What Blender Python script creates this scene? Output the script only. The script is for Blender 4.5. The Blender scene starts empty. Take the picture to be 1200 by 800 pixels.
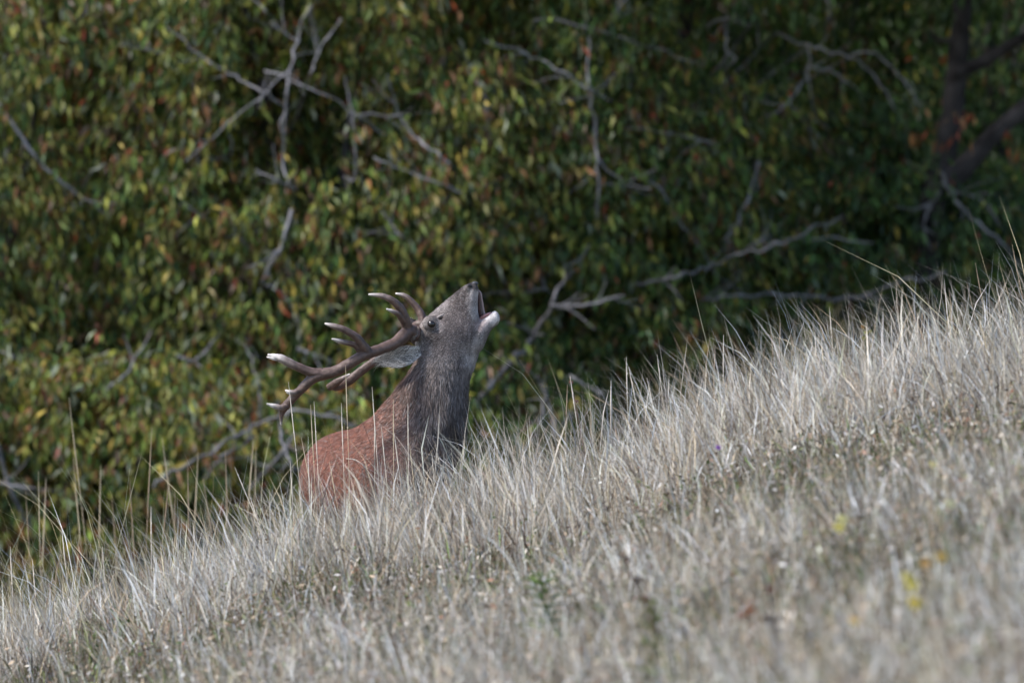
import bpy, math, random
import numpy as np
from mathutils import Vector
from mathutils.bvhtree import BVHTree
rng = np.random.default_rng(11)
random.seed(5)
scene = bpy.context.scene
COL = scene.collection

# ------------------------------------------------------------------ camera, sky, sun, exposure
cam_d = bpy.data.cameras.new('camera')
cam = bpy.data.objects.new('camera', cam_d); COL.objects.link(cam)
cam_d.lens = 300.0; cam_d.sensor_width = 36.0; cam_d.clip_end = 2000.0; cam_d.clip_start = 0.5
cam.location = (0, 0, 0); cam.rotation_euler = (math.radians(90), 0, 0)
cam_d.dof.use_dof = True; cam_d.dof.focus_distance = 39.3; cam_d.dof.aperture_fstop = 3.0
scene.camera = cam

SUN_ELEV, SUN_AZ = 50.0, -108.0         # azimuth clockwise from +Y: behind the camera's left shoulder
world = bpy.data.worlds.new('World'); scene.world = world; world.use_nodes = True
wn = world.node_tree.nodes; wl = world.node_tree.links
sky = wn.new('ShaderNodeTexSky'); sky.sky_type = 'NISHITA'; sky.sun_disc = False
sky.sun_elevation = math.radians(SUN_ELEV); sky.sun_rotation = math.radians(SUN_AZ)
sky.altitude = 900.0; sky.dust_density = 1.2
bg = wn['Background']; wl.new(sky.outputs[0], bg.inputs['Color']); bg.inputs['Strength'].default_value = 0.07
sun_d = bpy.data.lights.new('sun', 'SUN'); sun_d.energy = 1.5; sun_d.angle = math.radians(10); sun_d.color = (1.0, 0.95, 0.89)
sun = bpy.data.objects.new('sun', sun_d); COL.objects.link(sun)
az, el = math.radians(SUN_AZ), math.radians(SUN_ELEV)
to_sun = Vector((math.sin(az) * math.cos(el), math.cos(az) * math.cos(el), math.sin(el)))
sun.rotation_euler = to_sun.to_track_quat('Z', 'Y').to_euler()
vs = scene.view_settings
vs.view_transform = 'Standard'; vs.look = 'None'; vs.gamma = 1.0; vs.use_curve_mapping = False
vs.exposure = 1.98
scene.cycles.use_denoising = True
scene.cycles.max_bounces = 6; scene.cycles.diffuse_bounces = 3; scene.cycles.transmission_bounces = 3

# ------------------------------------------------------------------ helpers
S = 1e-4                                   # metres per picture unit and metre of distance (36 mm / 300 mm / 1200)
def P(px, py, Y):
    return np.array([(px - 600.0) * S * Y, Y, (400.0 - py) * S * Y])

def tag(o, label=None, cat=None, group=None, kind=None):
    if label: o['label'] = label
    if cat: o['category'] = cat
    if group: o['group'] = group
    if kind: o['kind'] = kind
    return o

def empty(name, loc):
    o = bpy.data.objects.new(name, None); COL.objects.link(o); o.location = loc
    o.empty_display_size = 0.1
    return o

def mesh_np(name, V, tris, mat, parent=None, colors=None, quads=None, smooth=True):
    """link ONE mesh object from numpy arrays; V is in world space"""
    V = np.asarray(V, dtype=np.float64)
    if parent is not None:
        V = V - np.array(parent_world(parent))
    me = bpy.data.meshes.new(name)
    tris = np.asarray(tris, dtype=np.int32).reshape(-1, 3) if tris is not None and len(tris) else np.zeros((0, 3), np.int32)
    quads = np.asarray(quads, dtype=np.int32).reshape(-1, 4) if quads is not None and len(quads) else np.zeros((0, 4), np.int32)
    nl = tris.size + quads.size
    me.vertices.add(len(V)); me.vertices.foreach_set('co', V.astype(np.float32).ravel())
    me.loops.add(nl); me.loops.foreach_set('vertex_index', np.concatenate([tris.ravel(), quads.ravel()]).astype(np.int32))
    me.polygons.add(len(tris) + len(quads))
    ls = np.concatenate([np.arange(len(tris)) * 3, tris.size + np.arange(len(quads)) * 4]).astype(np.int32)
    me.polygons.foreach_set('loop_start', ls)
    me.update(calc_edges=True)
    me.polygons.foreach_set('use_smooth', np.full(len(me.polygons), smooth))
    if colors is not None:
        a = me.color_attributes.new('tint', 'FLOAT_COLOR', 'POINT')
        c = np.ones((len(V), 4), np.float32); c[:, :3] = colors
        a.data.foreach_set('color', c.ravel())
    me.validate(); me.update()
    me.materials.append(mat)
    o = bpy.data.objects.new(name, me); COL.objects.link(o)
    if parent is not None: o.parent = parent
    return o

def parent_world(o):
    v = Vector((0, 0, 0))
    while o is not None:
        v = v + o.location; o = o.parent
    return v

def catmull(pts, n):
    pts = np.asarray(pts, float)
    if len(pts) < 3:
        t = np.linspace(0, 1, n)[:, None]
        return pts[0] * (1 - t) + pts[-1] * t
    p = np.vstack([2 * pts[0] - pts[1], pts, 2 * pts[-1] - pts[-2]])
    seg = len(pts) - 1
    out = []
    for u in np.linspace(0, seg - 1e-6, n):
        i = int(u); t = u - i
        a, b, c, d = p[i], p[i + 1], p[i + 2], p[i + 3]
        out.append(0.5 * (2 * b + (c - a) * t + (2 * a - 5 * b + 4 * c - d) * t * t + (3 * b - a - 3 * c + d) * t ** 3))
    return np.array(out)

def tube(pts, radii, n=10, seg=8, jitter=0.0):
    """tapered tube along a smoothed path: vertices, quads, tris (closed ends)"""
    k = len(pts)
    c = catmull(pts, n)
    r = np.interp(np.linspace(0, 1, n), np.linspace(0, 1, len(radii)), radii)
    t = np.gradient(c, axis=0); t /= np.linalg.norm(t, axis=1)[:, None] + 1e-12
    ref = np.array([0, 1, 0.13]); ref /= np.linalg.norm(ref)
    V = []
    for i in range(n):
        u = np.cross(t[i], ref); u /= np.linalg.norm(u) + 1e-9
        w = np.cross(t[i], u)
        for j in range(seg):
            a = 2 * math.pi * j / seg
            rr = r[i] * (1 + jitter * (rng.random() - 0.5))
            V.append(c[i] + rr * (math.cos(a) * u + math.sin(a) * w))
    V.append(c[0] - t[0] * r[0] * 0.3); V.append(c[-1] + t[-1] * r[-1] * 0.6)
    Q, T = [], []
    for i in range(n - 1):
        for j in range(seg):
            Q.append((i * seg + j, i * seg + (j + 1) % seg, (i + 1) * seg + (j + 1) % seg, (i + 1) * seg + j))
    e0, e1 = n * seg, n * seg + 1
    for j in range(seg):
        T.append((e0, (j + 1) % seg, j)); T.append((e1, (n - 1) * seg + j, (n - 1) * seg + (j + 1) % seg))
    return np.array(V), Q, T

class Bag:
    """collects shapes that belong to ONE part"""
    def __init__(s): s.V, s.Q, s.T, s.C, s.n = [], [], [], [], 0
    def add(s, V, Q, T, c=None):
        V = np.asarray(V)
        s.V.append(V)
        s.Q += [tuple(x + s.n for x in q) for q in Q]; s.T += [tuple(x + s.n for x in t) for t in T]
        s.C.append(np.tile(np.asarray(c if c is not None else (1, 1, 1), float), (len(V), 1)) if np.ndim(c) < 2 else np.asarray(c))
        s.n += len(V)
    def build(s, name, mat, parent=None, smooth=True):
        return mesh_np(name, np.vstack(s.V), s.T, mat, parent, np.vstack(s.C), s.Q, smooth)

def hash3(i, j, k, seed):
    h = (i * 374761393 + j * 668265263 + k * 2147483647 + seed * 1274126177) & 0xFFFFFFFF
    h = ((h ^ (h >> 13)) * 1274126177) & 0xFFFFFFFF
    return ((h ^ (h >> 16)) & 0xFFFF) / 65535.0

def noise3(p, scale, seed=0):
    q = np.asarray(p, float) * scale + 1000.0
    i = np.floor(q).astype(np.int64); f = q - i; f = f * f * (3 - 2 * f)
    out = 0
    for a in (0, 1):
        for b in (0, 1):
            for c in (0, 1):
                w = (f[:, 0] if a else 1 - f[:, 0]) * (f[:, 1] if b else 1 - f[:, 1]) * (f[:, 2] if c else 1 - f[:, 2])
                out = out + w * hash3(i[:, 0] + a, i[:, 1] + b, i[:, 2] + c, seed)
    return out

# ------------------------------------------------------------------ materials
def new_mat(name):
    m = bpy.data.materials.new(name); m.use_nodes = True
    return m, m.node_tree.nodes, m.node_tree.links, m.node_tree.nodes['Principled BSDF']

def tint_mat(name, rough=0.7, translucent=0.0, bump=0.0, bump_scale=60.0, spec=0.3, noise_amt=0.0, noise_scale=30.0, tcol=(1, 1, 1), sheen=0.0):
    m, n, l, p = new_mat(name)
    at = n.new('ShaderNodeAttribute'); at.attribute_name = 'tint'
    col = at.outputs['Color']
    tc = n.new('ShaderNodeTexCoord')
    if noise_amt > 0:
        nz = n.new('ShaderNodeTexNoise'); nz.inputs['Scale'].default_value = noise_scale; nz.inputs['Detail'].default_value = 5
        l.new(tc.outputs['Object'], nz.inputs['Vector'])
        mr = n.new('ShaderNodeMapRange'); mr.inputs['From Min'].default_value = 0.25; mr.inputs['From Max'].default_value = 0.75
        mr.inputs['To Min'].default_value = 1 - noise_amt; mr.inputs['To Max'].default_value = 1 + noise_amt
        l.new(nz.outputs['Fac'], mr.inputs['Value'])
        mx = n.new('ShaderNodeVectorMath'); mx.operation = 'SCALE'
        l.new(col, mx.inputs[0]); l.new(mr.outputs[0], mx.inputs['Scale']); col = mx.outputs[0]
    l.new(col, p.inputs['Base Color'])
    p.inputs['Roughness'].default_value = rough
    p.inputs['Specular IOR Level'].default_value = spec
    if sheen: p.inputs['Sheen Weight'].default_value = sheen; p.inputs['Sheen Roughness'].default_value = 0.4
    if bump > 0:
        nb = n.new('ShaderNodeTexNoise'); nb.inputs['Scale'].default_value = bump_scale; nb.inputs['Detail'].default_value = 6
        l.new(tc.outputs['Object'], nb.inputs['Vector'])
        bp = n.new('ShaderNodeBump'); bp.inputs['Strength'].default_value = bump; bp.inputs['Distance'].default_value = 0.01
        l.new(nb.outputs['Fac'], bp.inputs['Height']); l.new(bp.outputs[0], p.inputs['Normal'])
    if translucent > 0:
        tr = n.new('ShaderNodeBsdfTranslucent')
        vm = n.new('ShaderNodeVectorMath'); vm.operation = 'MULTIPLY'; vm.inputs[1].default_value = tcol
        l.new(col, vm.inputs[0]); l.new(vm.outputs[0], tr.inputs['Color'])
        ms = n.new('ShaderNodeMixShader'); ms.inputs[0].default_value = translucent
        l.new(p.outputs[0], ms.inputs[1]); l.new(tr.outputs[0], ms.inputs[2])
        l.new(ms.outputs[0], n['Material Output'].inputs['Surface'])
    return m

M_GRASS = tint_mat('dry_grass', 0.55, 0.08, spec=0.35)
M_LEAF = tint_mat('leaf', 0.5, 0.3, spec=0.45, tcol=(1.2, 1.25, 0.6))
M_BARK = tint_mat('bark', 0.9, bump=1.0, bump_scale=16, spec=0.15, noise_amt=0.75, noise_scale=9)
M_HIDE = tint_mat('hide', 0.85, bump=0.25, bump_scale=160, spec=0.12, noise_amt=0.12, noise_scale=40)
M_FUR = tint_mat('fur', 0.65, spec=0.25)
M_ANTLER = tint_mat('antler', 0.5, bump=0.5, bump_scale=55, spec=0.4, noise_amt=0.3, noise_scale=45)
M_WET = tint_mat('moist_skin', 0.28, bump=0.15, bump_scale=120, spec=0.5)
M_EYE = tint_mat('eyeball', 0.06, spec=0.6)
M_PLANT = tint_mat('weed', 0.6, 0.25, spec=0.3)

def ground_material():
    m, n, l, p = new_mat('meadow_soil')
    tc = n.new('ShaderNodeTexCoord')
    a = n.new('ShaderNodeTexNoise'); a.inputs['Scale'].default_value = 2.3; a.inputs['Detail'].default_value = 9; a.inputs['Roughness'].default_value = 0.7
    b = n.new('ShaderNodeTexNoise'); b.inputs['Scale'].default_value = 24; b.inputs['Detail'].default_value = 8
    for q in (a, b): l.new(tc.outputs['Object'], q.inputs['Vector'])
    r = n.new('ShaderNodeValToRGB'); e = r.color_ramp.elements
    e[0].position = 0.3; e[0].color = (0.035, 0.035, 0.018, 1); e[1].position = 0.7; e[1].color = (0.13, 0.105, 0.07, 1)
    x = e.new(0.5); x.color = (0.07, 0.065, 0.032, 1)
    mx = n.new('ShaderNodeMix'); mx.data_type = 'FLOAT'; mx.inputs[0].default_value = 0.5
    l.new(a.outputs['Fac'], mx.inputs[2]); l.new(b.outputs['Fac'], mx.inputs[3]); l.new(mx.outputs[0], r.inputs[0])
    l.new(r.outputs[0], p.inputs['Base Color']); p.inputs['Roughness'].default_value = 0.95
    bp = n.new('ShaderNodeBump'); bp.inputs['Strength'].default_value = 0.8; bp.inputs['Distance'].default_value = 0.05
    l.new(b.outputs['Fac'], bp.inputs['Height']); l.new(bp.outputs[0], p.inputs['Normal'])
    return m

# ------------------------------------------------------------------ ground: meadow, its crest, the dip behind it, the wooded slope
YC = 38.0
KX = (np.array([-900, -300, 0, 150, 300, 450, 600, 750, 900, 1050, 1200, 1500, 2100]) - 600) * S * YC
KZ = (400 - np.array([1020, 880, 800, 752, 696, 655, 624, 574, 514, 478, 446, 385, 320])) * S * YC
def ground_z(x, y):
    x = np.asarray(x, float); y = np.asarray(y, float)
    zc = np.interp(x, KX, KZ)
    t = y - YC
    front = np.minimum(t, 0.0); back = np.maximum(t, 0.0)
    zf = 0.05 * front * np.clip(-front / 2.5, 0, 1) ** 0.5
    floor = -1.75 + 0.12 * np.clip(x, -6, 8) * np.clip((y - 5) / 30, 0, 1)
    drop = np.interp(x, [-3, -0.5, 2], [0.13, 0.2, 0.24])
    bb = np.minimum(back, 11.0)
    zb = -drop * bb * np.clip(bb / 1.2, 0, 1) ** 0.7
    far = np.maximum(y - 57.0, 0.0)
    zfar = 0.62 * far * np.clip(far / 4, 0, 1)
    z = zc + zf + zb + zfar
    z = np.where(y < 24, np.maximum(np.minimum(z, floor), -1.9 + 0 * z), z) if False else z
    p = np.stack([x, y, 0 * x], -1).reshape(-1, 3)
    n = (noise3(p, 0.9, 3) - 0.5) * 0.07 + (noise3(p, 2.7, 4) - 0.5) * 0.03
    return z + n.reshape(z.shape)

def build_ground():
    xs = np.unique(np.concatenate([np.linspace(-300, -9, 24), np.linspace(-9, 9, 91), np.linspace(9, 300, 24)]))
    ys = np.unique(np.concatenate([np.linspace(-60, 20, 17), np.linspace(20, 48, 113), np.linspace(48, 75, 40), np.linspace(75, 260, 24)]))
    X, Y = np.meshgrid(xs, ys)
    Z = ground_z(X, Y)
    V = np.stack([X, Y, Z], -1).reshape(-1, 3)
    nx, ny = len(xs), len(ys)
    i = (np.arange(ny - 1)[:, None] * nx + np.arange(nx - 1)[None, :]).ravel()
    Q = np.stack([i, i + 1, i + nx + 1, i + nx], -1)
    o = mesh_np('ground', V, None, ground_material(), None, None, Q)
    tag(o, kind='structure')
build_ground()

# ------------------------------------------------------------------ stag
YD = 40.3
def D(px, py, d=0.0): return P(px, py, YD + d)

def loft(sections, seg=20):
    """sections: (top px,py) (bottom px,py) depth half_width [egg] -> closed loft"""
    V, Q, T = [], [], []
    for s in sections:
        (tx, ty), (bx, by), d, w = s[:4]; egg = s[4] if len(s) > 4 else 0.0
        a = D(tx, ty, d); b = D(bx, by, d); c = (a + b) / 2; h = (a - b) / 2
        for j in range(seg):
            an = 2 * math.pi * j / seg
            ca, sa = math.cos(an), math.sin(an)
            ww = w * (1 - egg * ca)
            V.append(c + h * ca + np.array([0, ww * sa, 0]))
    n = len(sections)
    for i in range(n - 1):
        for j in range(seg):
            Q.append((i * seg + j, i * seg + (j + 1) % seg, (i + 1) * seg + (j + 1) % seg, (i + 1) * seg + j))
    for i, base in ((0, 0), (n - 1, (n - 1) * seg)):
        k = len(V); V.append(np.mean(V[base:base + seg], axis=0))
        for j in range(seg):
            f = (k, base + (j + 1) % seg, base + j)
            T.append(f if i == 0 else f[::-1])
    return np.array(V), Q, T

def ball(c, r, seg=14, rings=9):
    V, Q, T = [], [], []
    c = np.asarray(c, float); r = np.asarray(r, float) * np.ones(3)
    for i in range(1, rings):
        th = math.pi * i / rings
        for j in range(seg):
            ph = 2 * math.pi * j / seg
            V.append(c + r * np.array([math.sin(th) * math.cos(ph), math.sin(th) * math.sin(ph), math.cos(th)]))
    a = len(V); V.append(c + r * np.array([0, 0, 1.0])); b = len(V); V.append(c - r * np.array([0, 0, 1.0]))
    for i in range(rings - 2):
        for j in range(seg):
            Q.append((i * seg + j, (i + 1) * seg + j, (i + 1) * seg + (j + 1) % seg, i * seg + (j + 1) % seg))
    for j in range(seg):
        T.append((a, j, (j + 1) % seg)); T.append((b, (rings - 2) * seg + (j + 1) % seg, (rings - 2) * seg + j))
    return np.array(V), Q, T

def torso_loft(stations, seg=24):
    """stations: px, py, depth, half height, half width; rings stand across the path"""
    C = np.array([D(a, b, c) for a, b, c, _, _ in stations])
    t = np.gradient(C, axis=0); t /= np.linalg.norm(t, axis=1)[:, None]
    V, Q, T = [], [], []
    for i, s in enumerate(stations):
        side = np.cross(t[i], [0, 0, 1]); side /= np.linalg.norm(side)
        up = np.cross(side, t[i])
        for j in range(seg):
            an = 2 * math.pi * j / seg
            V.append(C[i] + up * s[3] * math.cos(an) + side * s[4] * math.sin(an) * (1 - 0.12 * math.cos(an)))
    n = len(stations)
    for i in range(n - 1):
        for j in range(seg):
            Q.append((i * seg + j, i * seg + (j + 1) % seg, (i + 1) * seg + (j + 1) % seg, (i + 1) * seg + j))
    for i, base in ((0, 0), (n - 1, (n - 1) * seg)):
        k = len(V); V.append(np.mean(V[base:base + seg], axis=0))
        for j in range(seg):
            f = (k, base + (j + 1) % seg, base + j)
            T.append(f if i == 0 else f[::-1])
    return np.array(V), Q, T

stag_base = D(440, 0, 0.1); stag_base[2] = float(ground_z(stag_base[0], stag_base[1]))
stag = empty('stag', stag_base)
tag(stag, 'reddish brown stag roaring with raised head and open mouth, half hidden by pale grass', 'stag')

def build_stag():
    B = Bag()
    # trunk of the body, rump (far) to breast (near), turned towards the viewer
    B.add(*torso_loft([
        (384, 556, 0.74, 0.07, 0.07), (386, 556, 0.70, 0.15, 0.13), (392, 557, 0.60, 0.195, 0.175), (402, 558, 0.46, 0.215, 0.19),
        (416, 560, 0.30, 0.232, 0.20), (434, 560, 0.14, 0.255, 0.215), (455, 552, -0.01, 0.275, 0.215), (474, 545, -0.12, 0.275, 0.20),
        (490, 540, -0.21, 0.24, 0.17), (502, 536, -0.27, 0.17, 0.125), (508, 534, -0.30, 0.09, 0.07)]))
    # neck
    B.add(*loft([
        ((425, 500), (500, 585), -0.06, 0.15), ((437, 487), (522, 565), -0.09, 0.165), ((450, 471), (536, 538), -0.11, 0.158),
        ((461, 459), (544, 512), -0.12, 0.142), ((471, 447), (548, 486), -0.125, 0.128), ((479, 436), (549.5, 462), -0.13, 0.118),
        ((484, 426), (550.5, 446), -0.13, 0.11), ((486, 416), (555, 434), -0.13, 0.104), ((487, 404), (560, 424), -0.13, 0.10), ((489, 395), (562, 416), -0.13, 0.09)]))
    # skull and upper jaw
    B.add(*loft([
        ((486, 402), (535, 440), -0.125, 0.070), ((488, 388), (545, 432), -0.13, 0.090), ((494, 377), (553, 424), -0.135, 0.094, 0.0),
        ((502, 369.5), (560, 414), -0.14, 0.092, 0.06), ((511, 361.5), (565, 405), -0.147, 0.082, 0.12), ((521, 353), (567, 394), -0.155, 0.066, 0.15),
        ((530, 345.5), (564, 381), -0.163, 0.054, 0.15), ((538, 339), (560.5, 367.5), -0.17, 0.047, 0.1), ((545, 333.8), (559.8, 356), -0.178, 0.044, 0.0),
        ((550, 331.3), (560.2, 347), -0.184, 0.043), ((554.5, 330.5), (561.2, 341), -0.188, 0.038), ((558, 331.5), (560.6, 337), -0.191, 0.024)]))
    # lower jaw
    B.add(*loft([
        ((548, 380), (556, 420), -0.15, 0.060), ((556, 377), (566, 408), -0.158, 0.054), ((563, 373.5), (571, 396), -0.165, 0.045),
        ((569.5, 370.5), (575, 387), -0.172, 0.037), ((575, 366.5), (579.5, 383), -0.177, 0.033), ((580, 363.6), (583.6, 379.5), -0.181, 0.029),
        ((583, 366), (585, 376.5), -0.184, 0.022), ((585, 369.5), (586, 373.5), -0.185, 0.010)]))
    # brow ridges and cheeks
    for s in (-1, 1):
        B.add(*ball(D(504.5, 378, -0.14 + s * 0.064), (0.040, 0.022, 0.036)))
        B.add(*ball(D(487, 391, -0.13 + s * 0.05), (0.032, 0.030, 0.032)))       # pedicles
        B.add(*ball(D(549.5, 336.5, -0.184 + s * 0.030), (0.020, 0.014, 0.018)))  # nostril flare
    # shoulders and haunches
    for (px, py, d, r) in ((468, 556, -0.22, (0.14, 0.10, 0.21)), (500, 556, -0.05, (0.12, 0.10, 0.21)), (386, 566, 0.42, (0.11, 0.16, 0.19)), (424, 566, 0.62, (0.11, 0.15, 0.19))):
        B.add(*ball(D(px, py, d), r, 18, 12))
    # four legs down to the turf
    def leg(px, d, hind):
        top = D(px, 575, d); foot = D(px + (4 if hind else 2), 0, d); foot[2] = float(ground_z(foot[0], foot[1])) - 0.01
        fx = np.array([0.64, -0.77, 0])       # heading of the body
        H = top[2] - foot[2]
        if hind:
            pts = [top, top + fx * 0.06 - [0, 0, H * 0.30], top - fx * 0.10 - [0, 0, H * 0.60], top - fx * 0.03 - [0, 0, H * 0.88], foot]
            rad = [0.10, 0.07, 0.035, 0.026, 0.038]
        else:
            pts = [top, top - fx * 0.03 - [0, 0, H * 0.28], top + fx * 0.01 - [0, 0, H * 0.56], top - fx * 0.0 - [0, 0, H * 0.88], foot]
            rad = [0.085, 0.055, 0.036, 0.026, 0.038]
        B.add(*tube(pts, rad, 16, 12))
    leg(472, -0.26, False); leg(500, -0.07, False); leg(392, 0.44, True); leg(420, 0.62, True)
    # short tail
    B.add(*tube([D(386, 528, 0.72), D(380, 545, 0.80), D(379, 565, 0.81)], [0.03, 0.03, 0.012], 8, 8))

    tmp = B.build('body_rough', M_HIDE)
    rm = tmp.modifiers.new('r', 'REMESH'); rm.mode = 'VOXEL'; rm.voxel_size = 0.0062
    sm = tmp.modifiers.new('s', 'SMOOTH'); sm.factor = 0.5; sm.iterations = 5
    dg = bpy.context.evaluated_depsgraph_get()
    me = bpy.data.meshes.new_from_object(tmp.evaluated_get(dg))
    bpy.data.objects.remove(tmp)
    nv = len(me.vertices); V = np.zeros(nv * 3, np.float32); me.vertices.foreach_get('co', V); V = V.reshape(-1, 3).astype(float)
    me.calc_loop_triangles()
    T = np.zeros(len(me.loop_triangles) * 3, np.int32); me.loop_triangles.foreach_get('vertices', T); T = T.reshape(-1, 3)

    # even out the joins of neck, shoulders and trunk
    E = np.unique(np.sort(np.concatenate([T[:, [0, 1]], T[:, [1, 2]], T[:, [2, 0]]]), axis=1), axis=0)
    deg = np.bincount(E.ravel(), minlength=nv).astype(float)[:, None]
    px = 600 + V[:, 0] / (V[:, 1] * S); py = 400 - V[:, 2] / (V[:, 1] * S)
    msk = np.clip((py - 398 - np.clip(px - 530, 0, 99) * 0.3) / 12, 0, 1) * np.clip((620 - py) / 20, 0, 1)
    msk = np.maximum(msk, np.clip(1 - np.hypot((px - 535) / 22, (py - 405) / 16), 0, 1))
    msk = np.maximum(msk, 0.22 * np.clip(1.4 - np.hypot((px - 505) / 13, (py - 381) / 13), 0, 1))[:, None] * 0.6
    for _ in range(45):
        acc = np.zeros_like(V)
        for k in range(3):
            acc[:, k] = np.bincount(E[:, 0], V[E[:, 1], k], nv) + np.bincount(E[:, 1], V[E[:, 0], k], nv)
        V += msk * (acc / deg - V)

    RED = (0.168, 0.066, 0.043); RED2 = (0.138, 0.057, 0.039); NECK = (0.118, 0.080, 0.066); MANE = (0.060, 0.048, 0.045); MANE2 = (0.092, 0.075, 0.069)
    FACE = (0.155, 0.124, 0.115); FACE_D = (0.05, 0.037, 0.034); PALE = (0.36, 0.32, 0.305); WHITE = (0.62, 0.57, 0.55); PINK = (0.30, 0.16, 0.15)
    anchors = [  # px, py, radius, colour, weight
        (380, 540, 30, RED, 1), (365, 580, 30, RED2, 1), (410, 520, 30, RED, 1), (400, 580, 30, RED, 1), (440, 500, 25, RED, 1), (430, 560, 30, RED, 1),
        (450, 480, 16, (0.145, 0.066, 0.047), 1), (470, 458, 14, (0.10, 0.056, 0.043), 1), (482, 437, 10, (0.095, 0.052, 0.042), 1.3),
        (470, 500, 20, NECK, 1), (462, 540, 20, (0.17, 0.085, 0.065), 1), (490, 460, 16, NECK, 1), (500, 430, 14, (0.15, 0.12, 0.108), 1),
        (505, 500, 20, MANE2, 1.2), (495, 545, 22, MANE, 1.2), (525, 500, 18, (0.10, 0.083, 0.08), 1.2), (515, 540, 22, MANE, 1.2), (540, 500, 10, MANE, 1.2), (545, 470, 10, MANE2, 1.2),
        (520, 460, 18, (0.12, 0.10, 0.092), 1.2), (500, 580, 25, MANE, 1), (470, 590, 20, (0.12, 0.07, 0.055), 1),
        (525, 425, 14, (0.17, 0.145, 0.135), 1.2), (548, 440, 9, (0.13, 0.11, 0.105), 1.2), (520, 400, 12, (0.13, 0.104, 0.097), 1.4), (510, 410, 10, (0.155, 0.125, 0.115), 1.2),
        (545, 412, 7, (0.21, 0.18, 0.17), 1.2), (553, 424, 6, (0.34, 0.305, 0.295), 2.2), (538, 425, 6, (0.085, 0.068, 0.064), 1.6), (532, 412, 5, (0.10, 0.08, 0.074), 1.4), (562, 412, 5, (0.30, 0.265, 0.255), 1.8), (566, 402, 6, (0.26, 0.23, 0.22), 1.4), (560, 430, 6, (0.2, 0.175, 0.17), 1.2),
        (535, 385, 11, (0.125, 0.099, 0.093), 1.6), (530, 365, 9, FACE, 1.2), (539, 354, 6.5, (0.075, 0.058, 0.054), 4), (542, 347, 4.5, (0.05, 0.039, 0.037), 5),
        (520, 360, 6, (0.21, 0.18, 0.17), 1.2), (498, 380, 7, (0.20, 0.165, 0.15), 1.2), (490, 398, 7, (0.22, 0.19, 0.175), 1.2), (506.5, 394, 6, (0.035, 0.026, 0.024), 12), (500, 402, 5, (0.10, 0.08, 0.073), 2), (516, 384, 4, (0.24, 0.205, 0.195), 1.5), (525, 376, 5, (0.12, 0.095, 0.088), 1.5),
        (504, 386.5, 3, (0.30, 0.26, 0.245), 2.2), (513, 379, 3, (0.22, 0.185, 0.17), 1.6), (498, 379, 3, (0.29, 0.25, 0.235), 2.2), (505, 372.5, 2.6, (0.21, 0.175, 0.16), 1.6),
        (552, 352, 5, (0.25, 0.215, 0.205), 1.6), (556, 362, 3.4, PALE, 2), (560, 371, 3, PALE, 2), (557, 347, 4.5, (0.42, 0.37, 0.355), 3.5), (563, 378, 4, (0.28, 0.22, 0.21), 1.6),
        (580, 372, 6, WHITE, 3), (575, 369, 4, WHITE, 2), (577, 382, 3.2, (0.26, 0.235, 0.23), 3), (575, 388, 3.4, (0.15, 0.13, 0.128), 3), (570, 380, 4, (0.4, 0.33, 0.32), 2),
        (551, 333.5, 2.2, (0.035, 0.03, 0.03), 9), (556, 333, 3.0, (0.05, 0.045, 0.045), 6), (548, 337.5, 2.5, (0.15, 0.13, 0.125), 2), (559, 338, 2, (0.06, 0.05, 0.05), 4),
    ]
    px = 600 + V[:, 0] / (V[:, 1] * S); py = 400 - V[:, 2] / (V[:, 1] * S)
    num = np.zeros((nv, 3)); den = np.full(nv, 1e-9)
    for ax, ay, r, c, w in anchors:
        k = w * np.exp(-((px - ax) ** 2 + (py - ay) ** 2) / (2 * (r * 0.85) ** 2)) + w * 1e-5 / (1 + ((px - ax) ** 2 + (py - ay) ** 2) / 400)
        num += k[:, None] * np.array(c); den += k
    Cc = num / den[:, None]
    hz = V[:, 2] < ground_z(V[:, 0], V[:, 1]) + 0.07
    Cc[hz] = (0.03, 0.025, 0.022)                                   # hooves
    fv = np.stack([V[:, 0] * 95 + V[:, 2] * 30 * (px < 470), V[:, 1] * 60, V[:, 2] * 24], 1)
    Cc *= ((0.62 + 0.76 * noise3(fv, 1.0, 9)) * (0.8 + 0.4 * noise3(V, 70, 10)))[:, None]
    body = mesh_np('body', V, T, M_HIDE, stag, Cc)

    # coat: short hair strands lying along the body, longer on the mane
    tri = V[T]; nrm = np.cross(tri[:, 1] - tri[:, 0], tri[:, 2] - tri[:, 0]); ar = np.linalg.norm(nrm, axis=1); nrm /= ar[:, None] + 1e-12
    cen = tri.mean(1); cpx = 600 + cen[:, 0] / (cen[:, 1] * S); cpy = 400 - cen[:, 2] / (cen[:, 1] * S)
    wgt = ar * np.where(cpy < 430, 2.2, 1.0) * np.where(cpy < 640, 1, 0.15) * np.where(nrm[:, 1] > 0.4, 0.3, 1)
    mouth = ((cpx > 558) & (cpy < 366)) | ((cpx > 545) & (cpy < 338))
    wgt[mouth] = 0
    wgt[np.hypot(cpx - 505.8, cpy - 380) < 4.4] = 0; wgt[np.hypot((cpx - 516.5) / 1.4, cpy - 372.5) < 3.2] = 0
    N = 115000
    idx = rng.choice(len(T), N, p=wgt / wgt.sum())
    r1 = np.sqrt(rng.random(N)); r2 = rng.random(N)
    bc = np.stack([1 - r1, r1 * (1 - r2), r1 * r2], 1)
    root = (tri[idx] * bc[:, :, None]).sum(1); nn = nrm[idx]
    base_c = (Cc[T[idx]] * bc[:, :, None]).sum(1)
    rpx = 600 + root[:, 0] / (root[:, 1] * S); rpy = 400 - root[:, 2] / (root[:, 1] * S)
    fhead = np.array([-0.75, 0.15, -0.62]); fneck = np.array([-0.12, 0, -1.0]); fbody = np.array([-0.42, 0.52, -0.62])
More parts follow.
